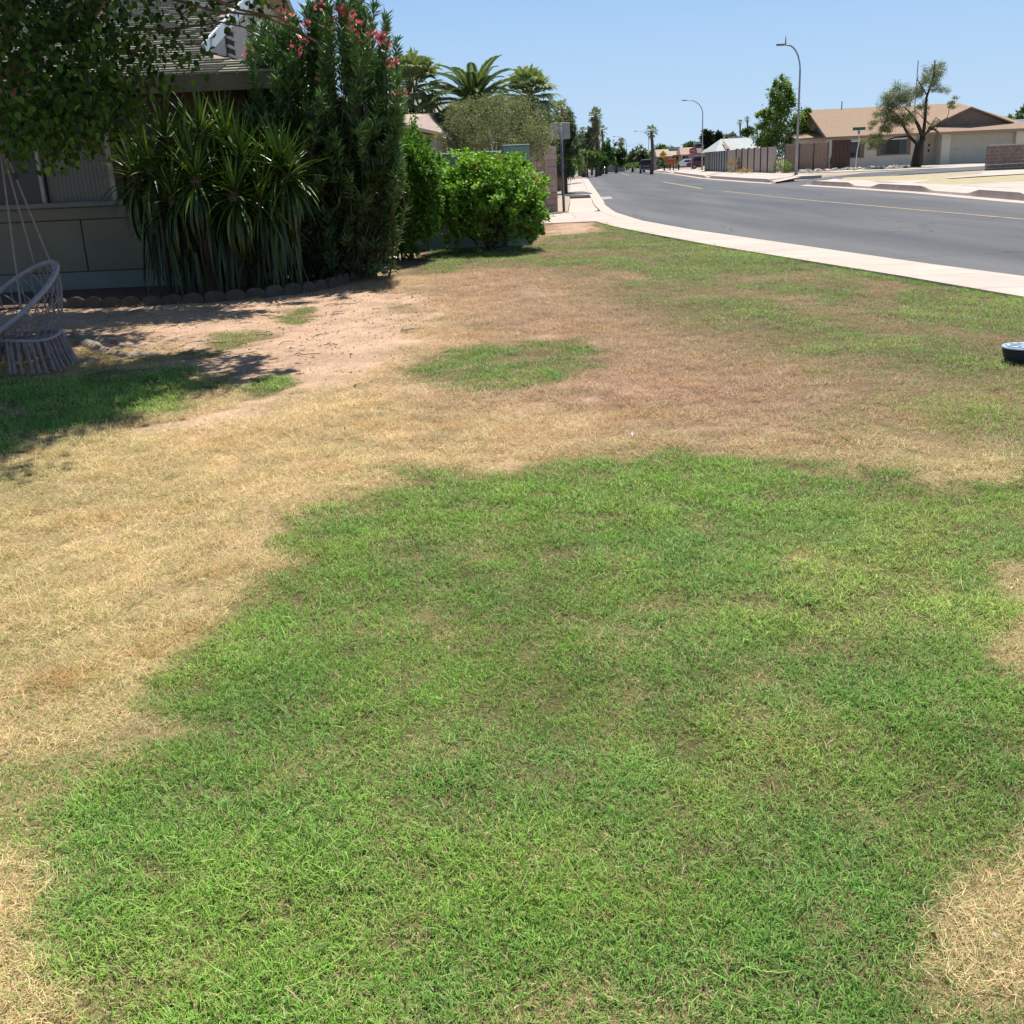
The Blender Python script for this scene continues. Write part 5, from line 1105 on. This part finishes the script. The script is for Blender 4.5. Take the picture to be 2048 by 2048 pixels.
g = MB(); g.tube([(0, 0, 0), (0, 0, 34*k)], .06, 6); g.build('post', M['dark'], o)
g = MB(); octo(g, 8.2*k, -.07, -.05, 31*k, 4, 0); g.build('sign_face', mat('sign_yellow', (.70, .40, .01), .5), o); g = MB()
for a_, b_ in (((-.3, -.3), (0, .5)), ((.3, -.3), (0, .5)), ((0, .5), (0, -.2))): g.tube([(a_[0]*4*k, -.09, (31+a_[1]*4)*k), (b_[0]*4*k, -.09, (31+b_[1]*4)*k)], .07, 4)
g.build('symbol', mat('sign_orange', (.40, .17, .01), .6), o)
# orange barricades
p = ga(1340, 341); k = .93*p.y/FPX; o = empty('barricade', p, 'orange striped road barricade on dark legs beside the yellow sign', 'barricade')
for xx in (-11, 0, 7, 18): g = MB(); g.tube([(xx*k, 0, 0), (xx*k, 0, 12*k)], .09, 5); g.build('leg', M['dark'], o)
for r_ in range(3):
    g = MB(); g.bev(-9*k, 10.5*k, -.12, -.04, (11+r_*4.4)*k, (14.4+r_*4.4)*k, .02); g.build('board', mat('barricade_orange', (.55, .10, .03), .6) if r_ == 0 else bpy.data.materials['barricade_orange'], o)
g = MB(); g.bev(10.8*k, 16*k, -.1, .3, 3*k, 12*k, .03); g.build('box', M['trimbrown'], o)

# ---- vehicles
def car(name, label, cat, p, rz, L_, W_, H_, prof, col, col2=None, glassz=(.58, .93), group=None, truck=False, rough=.35):
    """prof: list of (x along length 0..1, z 0..1) roof line from rear to front"""
    o = empty(name, p, label, cat, group, rz=rz); paint = mat(name+'_paint', col, rough, spec=.6)
    def body(pr, w0, w1, z0, m, nm):
        g = MB(); n = len(pr); lo = []
        for s_ in (-1, 1):
            lo.append([(x*L_-L_/2, s_*(w0 if z < .62 else w1)*W_/2, z*H_) for x, z in pr])
        g.poly(lo[0]); g.poly(lo[1][::-1])
        for i in range(n): j = (i+1) % n; g.poly([lo[0][j], lo[0][i], lo[1][i], lo[1][j]])
        return g.build(nm, m, o)
    low = [(0, .22), (1, .22), (1, .42), (.97, .52), (.70, .60), (.0, .60)] if not truck else [(0, .26), (1, .26), (1, .5), (.97, .60), (.0, .60)]
    body(low[::-1], 1, 1, 0, paint, 'body'); cabm = mat(name+'_cab', col2, rough) if col2 else paint
    cab = [(x, z) for x, z in prof]; body(cab, .94, .80, 0, cabm, 'cabin')
    # windows, set just proud of the cabin
    xs_ = [x for x, z in cab if z > .9] or [.3, .6]; xa, xb = min(xs_), max(xs_)
    for s_ in (-1, 1):
        for q0, q1 in ((xa, (xa+xb)/2-.01), ((xa+xb)/2+.01, xb)):
            g = MB(); y_ = s_*(W_*.405+.012); y2 = s_*(W_*.465+.012); P = [(q0*L_-L_/2-.05, y2, .64*H_), (q1*L_-L_/2+.05, y2, .64*H_), (q1*L_-L_/2, y_, .90*H_), (q0*L_-L_/2, y_, .90*H_)]; g.poly(P if s_ < 0 else P[::-1]); g.build('side_window', M['glass'], o)
    x0_, x1_ = cab[0][0], cab[-1][0]
    rear = [c for c in cab if c[1] <= .62][0]; g = MB(); r0 = (xa*L_-L_/2, .92*H_); r1 = (rear[0]*L_-L_/2, .64*H_); g.poly([(r1[0]-.02, -W_*.42, r1[1]), (r1[0]-.02, W_*.42, r1[1]), (r0[0]-.02, W_*.36, r0[1]), (r0[0]-.02, -W_*.36, r0[1])]); g.build('rear_window', M['glass'], o)
    wr = .17*H_ if H_ > 1.6 else .21*H_; wr = max(wr, .31)
    for fx in (.18, .81):
        for s_ in (-1, 1):
            g = MB(); g.lathe([(0, -.11), (wr, -.11), (wr, .11), (0, .11)], 14); g.v = [(v[0]+fx*L_-L_/2, s_*(W_/2-.11)+v[2], v[1]+wr) for v in g.v]; wh = g.build('wheel', M['dark'], o)
            g = MB(); g.lathe([(0, 0), (wr*.6, 0)], 12); g.v = [(v[0]+fx*L_-L_/2, s_*(W_/2+.006), v[1]+wr) for v in g.v]; g.build('rim', M['steel'], wh)
    g = MB(); g.bev(-W_*.48, W_*.48, 0, .12, .22*H_, .33*H_, .02); g.v = [(-L_/2-.12+v[1], v[0], v[2]) for v in g.v]; g.build('bumper', M['steel'], o)
    for s_ in (-1, 1):
        g = MB(); g.box(-L_/2-.02, -L_/2+.02, s_*W_*.47-.07, s_*W_*.47+.07, .42*H_, .56*H_); g.build('tail_light', mat(name+'_lamp', (.35, .02, .02), .4) if s_ < 0 else bpy.data.materials[name+'_lamp'], o)
    return o
SED = [(.10, .60), (.22, .97), (.58, .99), (.76, .60)]; SUV = [(.01, .60), (.05, .96), (.62, 1.0), (.78, .60)]; PK = [(.38, .60), (.41, .97), (.62, 1.0), (.76, .60)]
p = at(1293, 346.2, RZ); p.z = RZ
o = car('pickup_truck', 'dark maroon pickup truck seen from behind, driving away down the street', 'pickup truck', p, R(84), 5.6, 2.02, 2.0, PK, (.075, .012, .02), truck=True)
g = MB(); g.box(-2.79, -.6, -.95, .95, .62*2, .66*2); g.box(-2.83, -2.78, -.96, .96, .5, 1.28); g.build('tailgate', bpy.data.materials['pickup_truck_paint'], o)
for s_ in (-1, 1): g = MB(); g.box(.9, 1.1, s_*1.03-.17+.0, s_*1.03+.17, 1.28, 1.52); g.build('mirror', M['white'] if s_ < 0 else M['dark'], o)
g = MB(); g.box(-2.86, -2.835, -.75, .75, .95, 1.05); g.build('tailgate_trim', M['steel'], o)
p = ga(1413, 337.2); car('van', 'maroon van with cream roof parked behind the stop sign', 'van', p, R(172), 5.2, 2.0, 1.62, [(.0, .60), (.03, .95), (.80, .98), (.93, .60)], (.10, .012, .035), col2=(.16, .03, .05))
g = MB(); g.bev(-2.45, 1.6, -.85, .85, 1.59, 1.70, .04); g.build('roof_panel', mat('cream_roof', (.6, .45, .38), .5), bpy.data.objects['van'])
p = ga(1374, 336); car('white_car', 'white car parked between the barricade and the maroon van', 'car', p, R(172), 4.7, 1.85, 1.42, SED, (.75, .76, .78))
p = at(1207, 342); car('blue_car', 'low blue car parked on the left far along the street', 'car', p, R(95), 4.4, 1.8, 1.25, SED, (.02, .05, .12))
p = at(1199, 340.5); car('grey_car', 'pale grey car parked just behind the low blue car', 'car', p, R(120), 4.5, 1.8, 1.5, SUV, (.35, .36, .38))
p = at(1189, 340.3); car('black_car', 'black car under the trees left of the pale grey car', 'car', p, R(110), 4.6, 1.85, 1.6, SUV, (.012, .014, .02))

# ---- neighbour house with the tan roof behind the grey wall
nb_ = empty('neighbour_house', (-3.3, 33, 0), 'neighbouring house with pale tan shingle roof behind the green shrub', 'house'); O2 = Vector((-3.3, 33, 0))
E1, E2, R1, R2 = pt(797, 256, 31), pt(945, 296, 52), pt(800, 221, 56), pt(905, 216, 60); E0 = pt(700, 262, 31)
E1.z = E2.z = 2.8; E0.z = 2.8
g = MB(); slab(g, [E1-O2, E2-O2, R2-O2, R1-O2], .1); slab(g, [E0-O2, E1-O2+Vector((-.01, 0, 0)), R1-O2+Vector((-.01, 0, 0))], .1); g.build('roof', mat('pale_tan_shingle', (.44, .345, .28), .95, .2, 5, bump=.6, bscale=6), nb_)
g = MB(); dr = (E2-E1); a_, b_ = E1-O2, E2-O2; g.poly([(a_.x-.3, a_.y+.4, -.1), (b_.x-.3, b_.y, -.1), (b_.x-.3, b_.y, 2.72), (a_.x-.3, a_.y+.4, 2.72)]); g.poly([(a_.x-6, a_.y+.4, -.1), (a_.x-.3, a_.y+.4, -.1), (a_.x-.3, a_.y+.4, 2.72), (a_.x-6, a_.y+.4, 2.72)]); g.build('wall', mat('neighbour_stucco', (.46, .38, .32), .9, .1, 2), nb_)
g = MB(); g.tube([a_+Vector((.06, 0, -.08)), b_+Vector((.06, 0, -.08))], .06, 4); g.build('fascia', M['trimbrown'], nb_)
sh = empty('small_shed', tuple(at(1085, 420)+Vector((0, 6, 0))), 'shed corner with pale rolled roof edge behind the brown block wall', 'shed')
g = MB(); g.box(-1.0, .25, 0, 2, -.1, 2.25); g.build('wall', M['gravel'], sh); g = MB(); slab(g, [(-1.1, -.2, 2.45), (.5, -.2, 2.42), (.8, -.2, 2.15), (.8, 2.2, 2.15), (.5, 2.2, 2.42), (-1.1, 2.2, 2.45)], .1); g.build('roof', mat('shed_roof', (.42, .36, .30), .9), sh)

# ---- palms and trees behind the near wall
FPc = ((.14, .20, .09), (.19, .25, .12), (.29, .30, .18), (.16, .21, .10))
def palm_at(x, ytop, Y, label, L_, nf, **k):
    t_ = pt(x, ytop, Y); return fan_palm(label, (t_.x, t_.y, 0), t_.z, L_, nf, **k)
palm_at(826, 172, 46, 'shaggy fan palm rising right behind the oleander', 1.85, 46, parts=True, skirt=30, shag=1.0, cols=FPc, group='tall palms behind the near wall', low=-1.3)
palm_at(1058, 190, 47, 'shaggy fan palm with dry brown fronds right of the feathery date palm', 1.6, 44, parts=True, skirt=30, shag=1.0, cols=FPc, group='tall palms behind the near wall', low=-1.3)
t_ = pt(950, 216, 44); date_palm('date palm with a fountain of feathery fronds behind the grey-leaved tree', (t_.x, t_.y, 0), t_.z, 2.45, 76)
palm_at(1113, 225, 70, 'small far fan palm just above the blank sign', 1.2, 24, skirt=8, cols=FPc, tr=.14)
tree('desert_tree', 'fine grey-green desert tree filling the gap between neighbour roof and palms', tuple(at(985, 470)*1.0+Vector((0, 8, 0))), 1.0,
     [pb(968, 258, 30, 76, 58, 1.2, 3), pb(1040, 265, 30.5, 62, 55, 1.0, 2), pb(918, 238, 30, 30, 42, .9, 1), pb(1000, 210, 30.5, 70, 32, .9, 1), pb(1075, 280, 30, 30, 36, .7, .8), pb(920, 290, 30, 50, 26, .8, .8)], 26000, .09, .016,
     [(.17, .205, .12), (.22, .25, .15), (.12, .155, .085), (.28, .29, .19)], clump=.15, nclump=200, tr=.12, tipn=26, shell=.3)
tree('eucalyptus', 'dark drooping eucalyptus right behind the blank sign', tuple(pt(1128, 345, 62).xy)+(0,), 4.5, [pb(1137, 250, 62, 17, 36, 1.3, 3), pb(1125, 300, 62, 22, 34, 1.3, 2), pb(1146, 285, 62, 13, 30, 1.2, 1.5), pb(1132, 335, 62, 20, 22, 1.2, 1)], 8000, .26, .06, [(.085, .125, .07), (.115, .155, .09), (.06, .09, .05)], droop=.8)
tree('dark_tree', 'dark olive tree between the fan palm and the eucalyptus', tuple(pt(1095, 345, 58).xy)+(0,), 3, [pb(1090, 285, 58, 30, 34, 1.4, 2), pb(1105, 258, 60, 18, 22, 1.0, 1), pb(1075, 300, 57, 32, 26, 1.2, 1)], 4200, .22, .07, [(.05, .08, .035), (.075, .10, .045)], droop=.4)
bush('roadside_shrub', 'loose green shrub by the pavement behind the sign pole', 'shrub', [pb(1150, 320, 95, 14, 18, 1.2, 2), pb(1140, 335, 93, 10, 10, 1, 1), pb(1160, 330, 98, 9, 12, 1, 1)], 3000, .22, .09, [(.08, .14, .04), (.11, .17, .05)], base=tuple(at(1150, 349)), clump=.15)

# ---- far left row of trees, palms and houses (150-300 m)
def ftree(x, y, Y, rx, ry, label, cols, n=1400, L_=.55, name='far_tree', more=()):
    b = [pb(x, y, Y, rx, ry, rx*Y/FPX*.7, 2)]+[pb(a, c, Y, d, e, d*Y/FPX*.7, 1) for a, c, d, e in more]
    return tree(name, label, (pt(x, y, Y).x, Y, 0), max(1, pt(x, y+ry*.6, Y).z), b, n, L_, L_*.45, cols, 'trees at the far end of the street', tr=.2, clump=.12, nclump=50, droop=.2, tipn=5)
DG = [(.065, .12, .045), (.10, .17, .055), (.05, .09, .035)]; MG = [(.11, .19, .06), (.15, .24, .07), (.08, .14, .05)]; OG = [(.15, .19, .10), (.19, .22, .12), (.11, .145, .08)]
ftree(1172, 290, 150, 16, 22, 'grey-green tree among the far palms left of the tallest palm', OG, more=((1180, 275, 12, 16), (1165, 305, 14, 14)))
ftree(1166, 316, 145, 18, 14, 'low green tree above the blue-roofed far house', MG, more=((1190, 322, 16, 12),))
ftree(1200, 320, 160, 18, 14, 'dark tree over the parked cars', DG, more=((1190, 305, 12, 12),))
ftree(1212, 303, 185, 15, 22, 'bright green rounded tree in the middle of the far row', MG, 1800, more=((1222, 312, 14, 20), (1205, 312, 10, 16)))
ftree(1232, 310, 195, 16, 17, 'dark green tree just left of the lone round-headed palm', DG, more=((1243, 315, 10, 12),))
ftree(1265, 318, 200, 15, 15, 'olive green tree left of the pickup', OG, 1600, more=((1278, 310, 16, 16), (1256, 322, 10, 10)))
ftree(1288, 314, 190, 13, 17, 'olive tree directly above the pickup', OG, more=((1282, 322, 12, 10),))
ftree(1313, 308, 215, 11, 14, 'light green tree between thin palm and yellow sign', MG, more=((1322, 300, 9, 9), (1332, 303, 10, 9)))
ftree(1335, 303, 210, 12, 8, 'small green treetop above the far tan roofs', MG, 800)
ftree(1376, 292, 220, 16, 8, 'rounded treetop right above the stop sign roofs', DG, 900, more=((1385, 290, 10, 6),))
ftree(1418, 290, 130, 13, 24, 'very dark tree right behind the second street lamp', [(.02, .03, .018), (.035, .045, .025), (.05, .05, .035)], 2400, more=((1412, 272, 9, 12), (1428, 308, 12, 18), (1437, 275, 6, 12)))
ftree(1458, 278, 140, 12, 9, 'sparse brownish tree above the grey-roofed house', [(.12, .11, .07), (.15, .14, .09)], 500, more=((1448, 290, 10, 10),))
ftree(1496, 264, 170, 11, 6, 'small dark treetop between the twin far palms', DG, 600)
ftree(2046, 235, 140, 16, 22, 'green treetop at the right edge beyond the tan house', MG, 1200, more=((2020, 238, 9, 8),))
g_hedge = bush('clipped_hedge', 'low clipped hedge left of the pickup', 'hedge', [pb(1272, 331, 185, 14, 4.2, 1.2, 2), pb(1260, 332, 186, 7, 4, 1.0, 1), pb(1284, 331, 184, 8, 4, 1.0, 1)], 1500, .3, .15, MG, base=tuple(at(1272, 340)), clump=.2, stems=3)
bush('garden_shrub', 'green shrub in front of the small far tan house', 'shrub', [pb(1236, 326, 205, 9, 6, 1.4, 2), pb(1243, 327, 206, 6, 6, 1, 1)], 900, .35, .18, DG, base=tuple(at(1238, 337)), stems=3)
bush('corner_shrub', 'dark shrub behind the yellow sign post', 'shrub', [pb(1335, 324, 165, 7, 8, 1.2, 1), pb(1320, 326, 166, 6, 7, 1, 1), pb(1347, 323, 167, 7, 6, 1, 1)], 1300, .3, .12, [(.05, .08, .035), (.09, .12, .05)], base=(pt(1335, 330, 165).x, 165, .37), stems=4)
bush('verge_bush', 'small yellow-green bush in front of the mauve wall', 'bush', [tuple(ga(1563, 345.5)+Vector((0, 0, .55)))+(.42, .35, .38, 1), tuple(ga(1555, 346)+Vector((0, 0, .4)))+(.3, .3, .35, 1), tuple(ga(1571, 345.5)+Vector((0, 0, .4)))+(.35, .3, .3, 1)], 1500, .10, .045, [(.15, .22, .05), (.20, .28, .07)], base=tuple(ga(1563, 346.5)), stems=5, clump=.25)
bush('dry_agave', 'dry pale agave against the mauve wall', 'plant', [tuple(ga(1470, 345)+Vector((0, 0, .45)))+(.45, .3, .45, 1)], 220, .5, .05, [(.36, .27, .15), (.30, .24, .13)], base=tuple(ga(1470, 345.5)), stems=2, up=.8)
bush('dry_clump', 'low tan dead clump on the gravel before the mauve wall', 'plant', [tuple(ga(1490, 346.5)+Vector((0, 0, .15)))+(.5, .3, .2, 1)], 300, .2, .03, [(.45, .30, .16)], base=tuple(ga(1490, 347)), stems=2, up=.4)
bush('gate_shrub', 'dark green shrub at the corner of the tan house beside the gate', 'shrub', [tuple(ga(1669, 338)+Vector((-.1, -.3, .5)))+(.35, .3, .6, 1)], 900, .12, .05, DG, base=tuple(ga(1669, 339)), stems=3)
# big green tree behind the fence
tree('green_tree', 'big bright green pointed tree behind the plank fence', tuple(ga(1565, 338)+Vector((0, 6, 0))), 2.2,
     [pb(1565, 268, 90, 46, 48, 2.2, 3), pb(1560, 212, 90, 26, 40, 1.6, 2), pb(1555, 174, 90, 9, 22, .7, .6), pb(1575, 180, 90, 10, 24, .7, .6), pb(1537, 240, 90, 22, 24, 1.3, 1), pb(1524, 232, 90, 10, 14, .8, .4), pb(1600, 255, 90, 20, 34, 1.4, 1.4), pb(1613, 225, 90, 6, 18, .6, .3), pb(1530, 285, 90, 22, 22, 1.6, 1), pb(1595, 290, 90, 28, 18, 1.6, 1), pb(1545, 200, 90, 10, 16, .7, .4), pb(1580, 215, 90, 14, 22, .8, .6)],
     17000, .20, .11, [(.14, .225, .045), (.19, .29, .065), (.085, .15, .04), (.25, .33, .09)], clump=.15, nclump=190, tr=.16, tipn=26, droop=.3, shell=.3)
# mesquite in front of the tan house
tp_ = ga(1832, 334); mq = empty('mesquite_tree', tp_, 'open dark-trunked tree with feathery grey-green leaves in front of the tan house', 'tree'); k = tp_.y/FPX
def L3(x, y, dy=0): q = pt(x, y, tp_.y+dy)-tp_; return q
g = MB(); g.tube([L3(1831, 336), L3(1834, 310), L3(1838, 290), L3(1846, 274)], [.36*1.1, .29, .27, .24], 9); g.build('trunk', M['barkdark'], mq, True)
g = MB()
for P4, r_ in (([(1836, 290), (1818, 272), (1803, 245), (1793, 228), (1770, 215)], .13), ([(1846, 276), (1836, 250), (1826, 232), (1810, 215)], .15), ([(1846, 276), (1850, 240), (1853, 195), (1868, 150), (1870, 120)], .13), ([(1848, 274), (1862, 250), (1872, 235), (1885, 245), (1868, 262)], .06), ([(1855, 265), (1878, 245), (1895, 235), (1900, 210)], .06), ([(1854, 190), (1835, 160), (1838, 150)], .05), ([(1866, 155), (1880, 130), (1872, 118)], .03), ([(1820, 272), (1790, 275), (1760, 285), (1740, 280)], .07), ([(1810, 250), (1780, 240), (1760, 245)], .06)):
    pp = [L3(x, y, rng.uniform(-.7, .7)*(i > 0)) for i, (x, y) in enumerate(P4)]; g.tube(pp, [r_*(1-.75*i/(len(pp)-1)) for i in range(len(pp))], 6)
g.build('limbs', M['barkdark'], mq, True)
B = [pb(x, y, tp_.y, rx, ry, 1.3, w_) for x, y, rx, ry, w_ in ((1785, 195, 26, 24, 3), (1812, 190, 26, 24, 2.6), (1770, 225, 20, 26, 2), (1840, 180, 18, 22, 1.6), (1862, 150, 16, 28, 1.6), (1875, 140, 12, 26, 1.0), (1795, 235, 24, 22, 2), (1750, 280, 18, 14, 1.8), (1773, 262, 20, 16, 1.2), (1820, 240, 18, 22, 1.2), (1876, 180, 12, 20, .5), (1908, 200, 10, 8, .35), (1900, 215, 9, 8, .2), (1840, 215, 14, 14, .6), (1742, 250, 16, 12, .4), (1870, 245, 18, 12, .25))]
B = [(b[0]-tp_.x, b[1]-tp_.y, b[2]-tp_.z)+b[3:] for b in B]
P_, D_ = blobpts(B, 24000, .17, .3, 210); n = len(P_); D_ = D_*.4+rng.standard_normal((n, 3)); D_[:, 2] -= .5
leaves('crown', P_, D_, np.array([0, 0, 1.])+.6*rng.standard_normal((n, 3)), .15*rng.uniform(.6, 1.3, n), .034*rng.uniform(.7, 1.3, n), pal(n, [(.16, .19, .11), (.21, .235, .14), (.11, .13, .07), (.20, .20, .08)]), M['leaf'], mq)['kind'] = 'stuff'
# far palms
F3 = ((.10, .14, .06), (.14, .17, .07), (.20, .20, .11))
def fpalm(x, y, Y, label, L_, **k): return palm_at(x, y, Y, label, L_, k.pop('nf', 26), cols=F3, group='palms on the skyline', tr=k.pop('tr', .17), **k)
fpalm(1191, 232, 150, 'tallest skyline palm with a long shaggy brown skirt', 1.5, skirt=46, low=-1.5, tr=.20, nf=34, shag=1.5)
for z_ in (0,): pass
fpalm(1165, 262, 170, 'dark skyline palm at the left of the group', 1.0, nf=18, skirt=6); fpalm(1182, 266, 175, 'short skyline palm tucked behind the grey-green tree', 1.1, nf=18, skirt=6); fpalm(1194, 275, 155, 'brown ragged palm leaning on the tallest palm', 1.2, nf=20, skirt=24, low=-1.4, shag=1.2)
fpalm(1204, 261, 190, 'thin palm right of the tallest palm', 1.4, nf=14, skirt=3, tr=.22); fpalm(1242, 284, 230, 'lone round-headed palm above the small tan house', 1.3, nf=34, skirt=10, low=-1.5, tr=.25)
fpalm(1303, 262, 150, 'thin dark-trunked palm rising above the pickup', 1.25, nf=22, skirt=4, tr=.22); fpalm(1480, 246, 260, 'left one of the twin tiny palms above the grey-roofed house', 1.1, nf=16, skirt=2, tr=.2); fpalm(1494.5, 239, 260, 'right, slightly taller one of the twin tiny palms', 1.1, nf=16, skirt=2, tr=.2)
fpalm(1514, 252, 300, 'tiny palm touching the left side of the big green tree', 1.1, nf=16, skirt=2, tr=.2)

# ---- far houses
def house(name, label, x0, x1, ybase, yeave, yridge, Y, wallc, roofc, ridge=(.2, .8), base=None, gab=None, dep=8, win=2, right=False):
    k = Y/FPX; xm = (x0+x1)/2; zt = pt(xm, yeave, Y).z; zr_ = pt(xm, yridge, Y).z; z0 = min(pt(xm, ybase, Y).z, .3); W_ = (x1-x0)*k; o = empty(name, (pt(xm, ybase, Y).x, Y, 0), label, 'house', 'small houses far down the street', rz=-.03)
    zb2 = terr(Y)-.2 if right else -.1; g = MB(); g.box(-W_/2+.3, W_/2-.3, 0, dep, zb2, zt); g.build('wall', mat(name+'_wall', wallc, .9, .1, 1), o)
    rx0, rx1 = -W_/2+W_*ridge[0], -W_/2+W_*ridge[1]
    g = MB(); f = [(-W_/2, -.6, zt-.05), (W_/2, -.6, zt-.05), (rx1, dep/2, zr_), (rx0, dep/2, zr_)]; slab(g, f, .1); slab(g, [(rx0, dep/2, zr_), (rx1, dep/2, zr_), (W_/2, dep+.6, zt-.05), (-W_/2, dep+.6, zt-.05)], .1)
    if ridge[0] > .01: g.poly([(-W_/2, dep+.6, zt-.05), (-W_/2, -.6, zt-.05), (rx0, dep/2, zr_)])
    if ridge[1] < .99: g.poly([(W_/2, -.6, zt-.05), (W_/2, dep+.6, zt-.05), (rx1, dep/2, zr_)])
    rf_ = g.build('roof', mat(name+'_roof', roofc, .95, .12, 2), o)
    for i in range(win):
        xx = -W_/2+W_*(i+.7)/(win+.4); g = MB(); g.box(xx-.5, xx+.5, -.03, -.002, zb2+1.1, max(zb2+1.3, min(zt-.3, zb2+2.1))); w_ = g.build('window', M['glass'], o)
    if gab:
        g = MB(); g.box(*gab); g.build('roof_unit', M['steel'], rf_)
    return o
house('blue_roof_house', 'small blue-grey roofed house under the far trees at the left', 1157, 1178, 339, 325, 316, 160, (.16, .19, .20), (.22, .26, .29), (.1, .9))
house('small_tan_house', 'small far house with tan roof left of the clipped hedge', 1213, 1252, 335, 321, 307, 225, (.40, .33, .25), (.42, .32, .25), (.35, .98), win=1)
house('tan_gable_house', 'far tan-roofed house behind the yellow sign', 1313, 1344, 331, 312, 298, 190, (.48, .41, .33), (.40, .31, .24), (.1, .9), right=True)
house('flat_tan_house', 'far tan-roofed house with grey roof unit in the middle of the row', 1342, 1366, 331, 309, 298, 200, (.50, .43, .36), (.42, .33, .26), (.02, .98), gab=(-1.2, 1.0, 3, 5, pt(1354, 298, 200).z-.1, pt(1354, 293.5, 200).z), right=True)
house('stop_sign_house', 'far house whose tan gable roof shows behind the stop sign', 1361, 1398, 331, 308, 294, 195, (.46, .38, .31), (.38, .27, .20), (.12, .98), right=True)
house('brown_gable_house', 'narrow brown house just left of the second street lamp', 1394, 1410, 331, 305, 285, 180, (.28, .21, .18), (.20, .15, .13), (.2, .9), gab=(-.7, .7, 2, 4, pt(1400, 288, 180).z, pt(1400, 283, 180).z), right=True, win=1)
gh = house('grey_roof_house', 'house with pale grey roof and dark gable behind the boundary wall', 1431, 1512, 345, 300, 275, 106, (.22, .18, .14), (.42, .44, .42), (.30, .98), right=True, gab=(.3, 1.6, 5, 6, pt(1490, 276, 106).z-.2, pt(1490, 270, 106).z))
g = MB(); k = 106/FPX; g.poly([((1449-1471)*k, -.2, pt(1471, 297, 106).z), ((1459-1471)*k, -.2, pt(1471, 297, 106).z), ((1452-1471)*k, 2.5, pt(1471, 275, 106).z)]); g.build('dark_gable', M['trimbrown'], gh)
g = MB()
p = pt(2040, 285, 100); o = house('blue_gable_house', 'sliver of a blue-grey house at the right edge', 2034, 2110, 325, 272, 235, 104, (.50, .52, .50), (.16, .22, .28), (.3, .8), right=True)
# mailbox-like white box by the low wall
p = pt(2038, 297, 80); g = MB(); g.bev(-.12, .12, -.1, .1, -.12, .12, .01); g.tube([(0, 0, -.12), (0, 0, -1.3)], .04, 5); 
o = empty('mailbox', p, 'small black and white mailbox behind the low brown wall', 'mailbox'); g = MB(); g.bev(-.12, .12, -.1, .1, -.1, .06, .01); g.build('box', M['dark'], o); g = MB(); g.bev(-.13, .13, -.11, .11, .062, .14, .01); g.build('lid', M['white'], o); g = MB(); g.box(-.04, .04, -.04, .04, -1.3, -.101); g.build('post', M['white'], o)
g = MB(); a_ = pt(1925, 212, 110); b_ = pt(2080, 190, 110); g.tube([a_, (a_+b_)/2-Vector((0, 0, .25)), b_], .015, 3)
a_ = pt(1560, 160, 230)
# concrete apron + small post on the far left pavement
p = at(1145, 349); o = empty('marker_post', p, 'thin orange marker post beside the far left pavement', 'post'); g = MB(); g.tube([(0, 0, 0), (0, 0, 1.3)], .04, 5); g.build('stake', mat('marker_orange', (.55, .25, .12), .6), o)

# distant belt of trees closing the view
P_ = []; C_ = []
for i in range(9000):
    x = rng.uniform(1130, 1500); hgt = 6+9*float(vn(x/14, 3, 2))+4*float(vn(x/5, 8, 3)); y = 334-(x-1130)*.05-rng.random()**.8*hgt; P_.append(tuple(pt(x, y, 330+rng.normal(0, 6)))); c = rng.uniform(.6, 1.3); C_.append((.11*c, .16*c, .085*c))
n = len(P_); o = leaves('treeline', np.array(P_), rng.standard_normal((n, 3)), rng.standard_normal((n, 3)), 1.1*rng.uniform(.6, 1.3, n), .7*rng.uniform(.7, 1.2, n), np.array(C_), M['leaf']); tag(o, 'continuous belt of distant green trees closing the street view', 'treeline', kind='stuff')
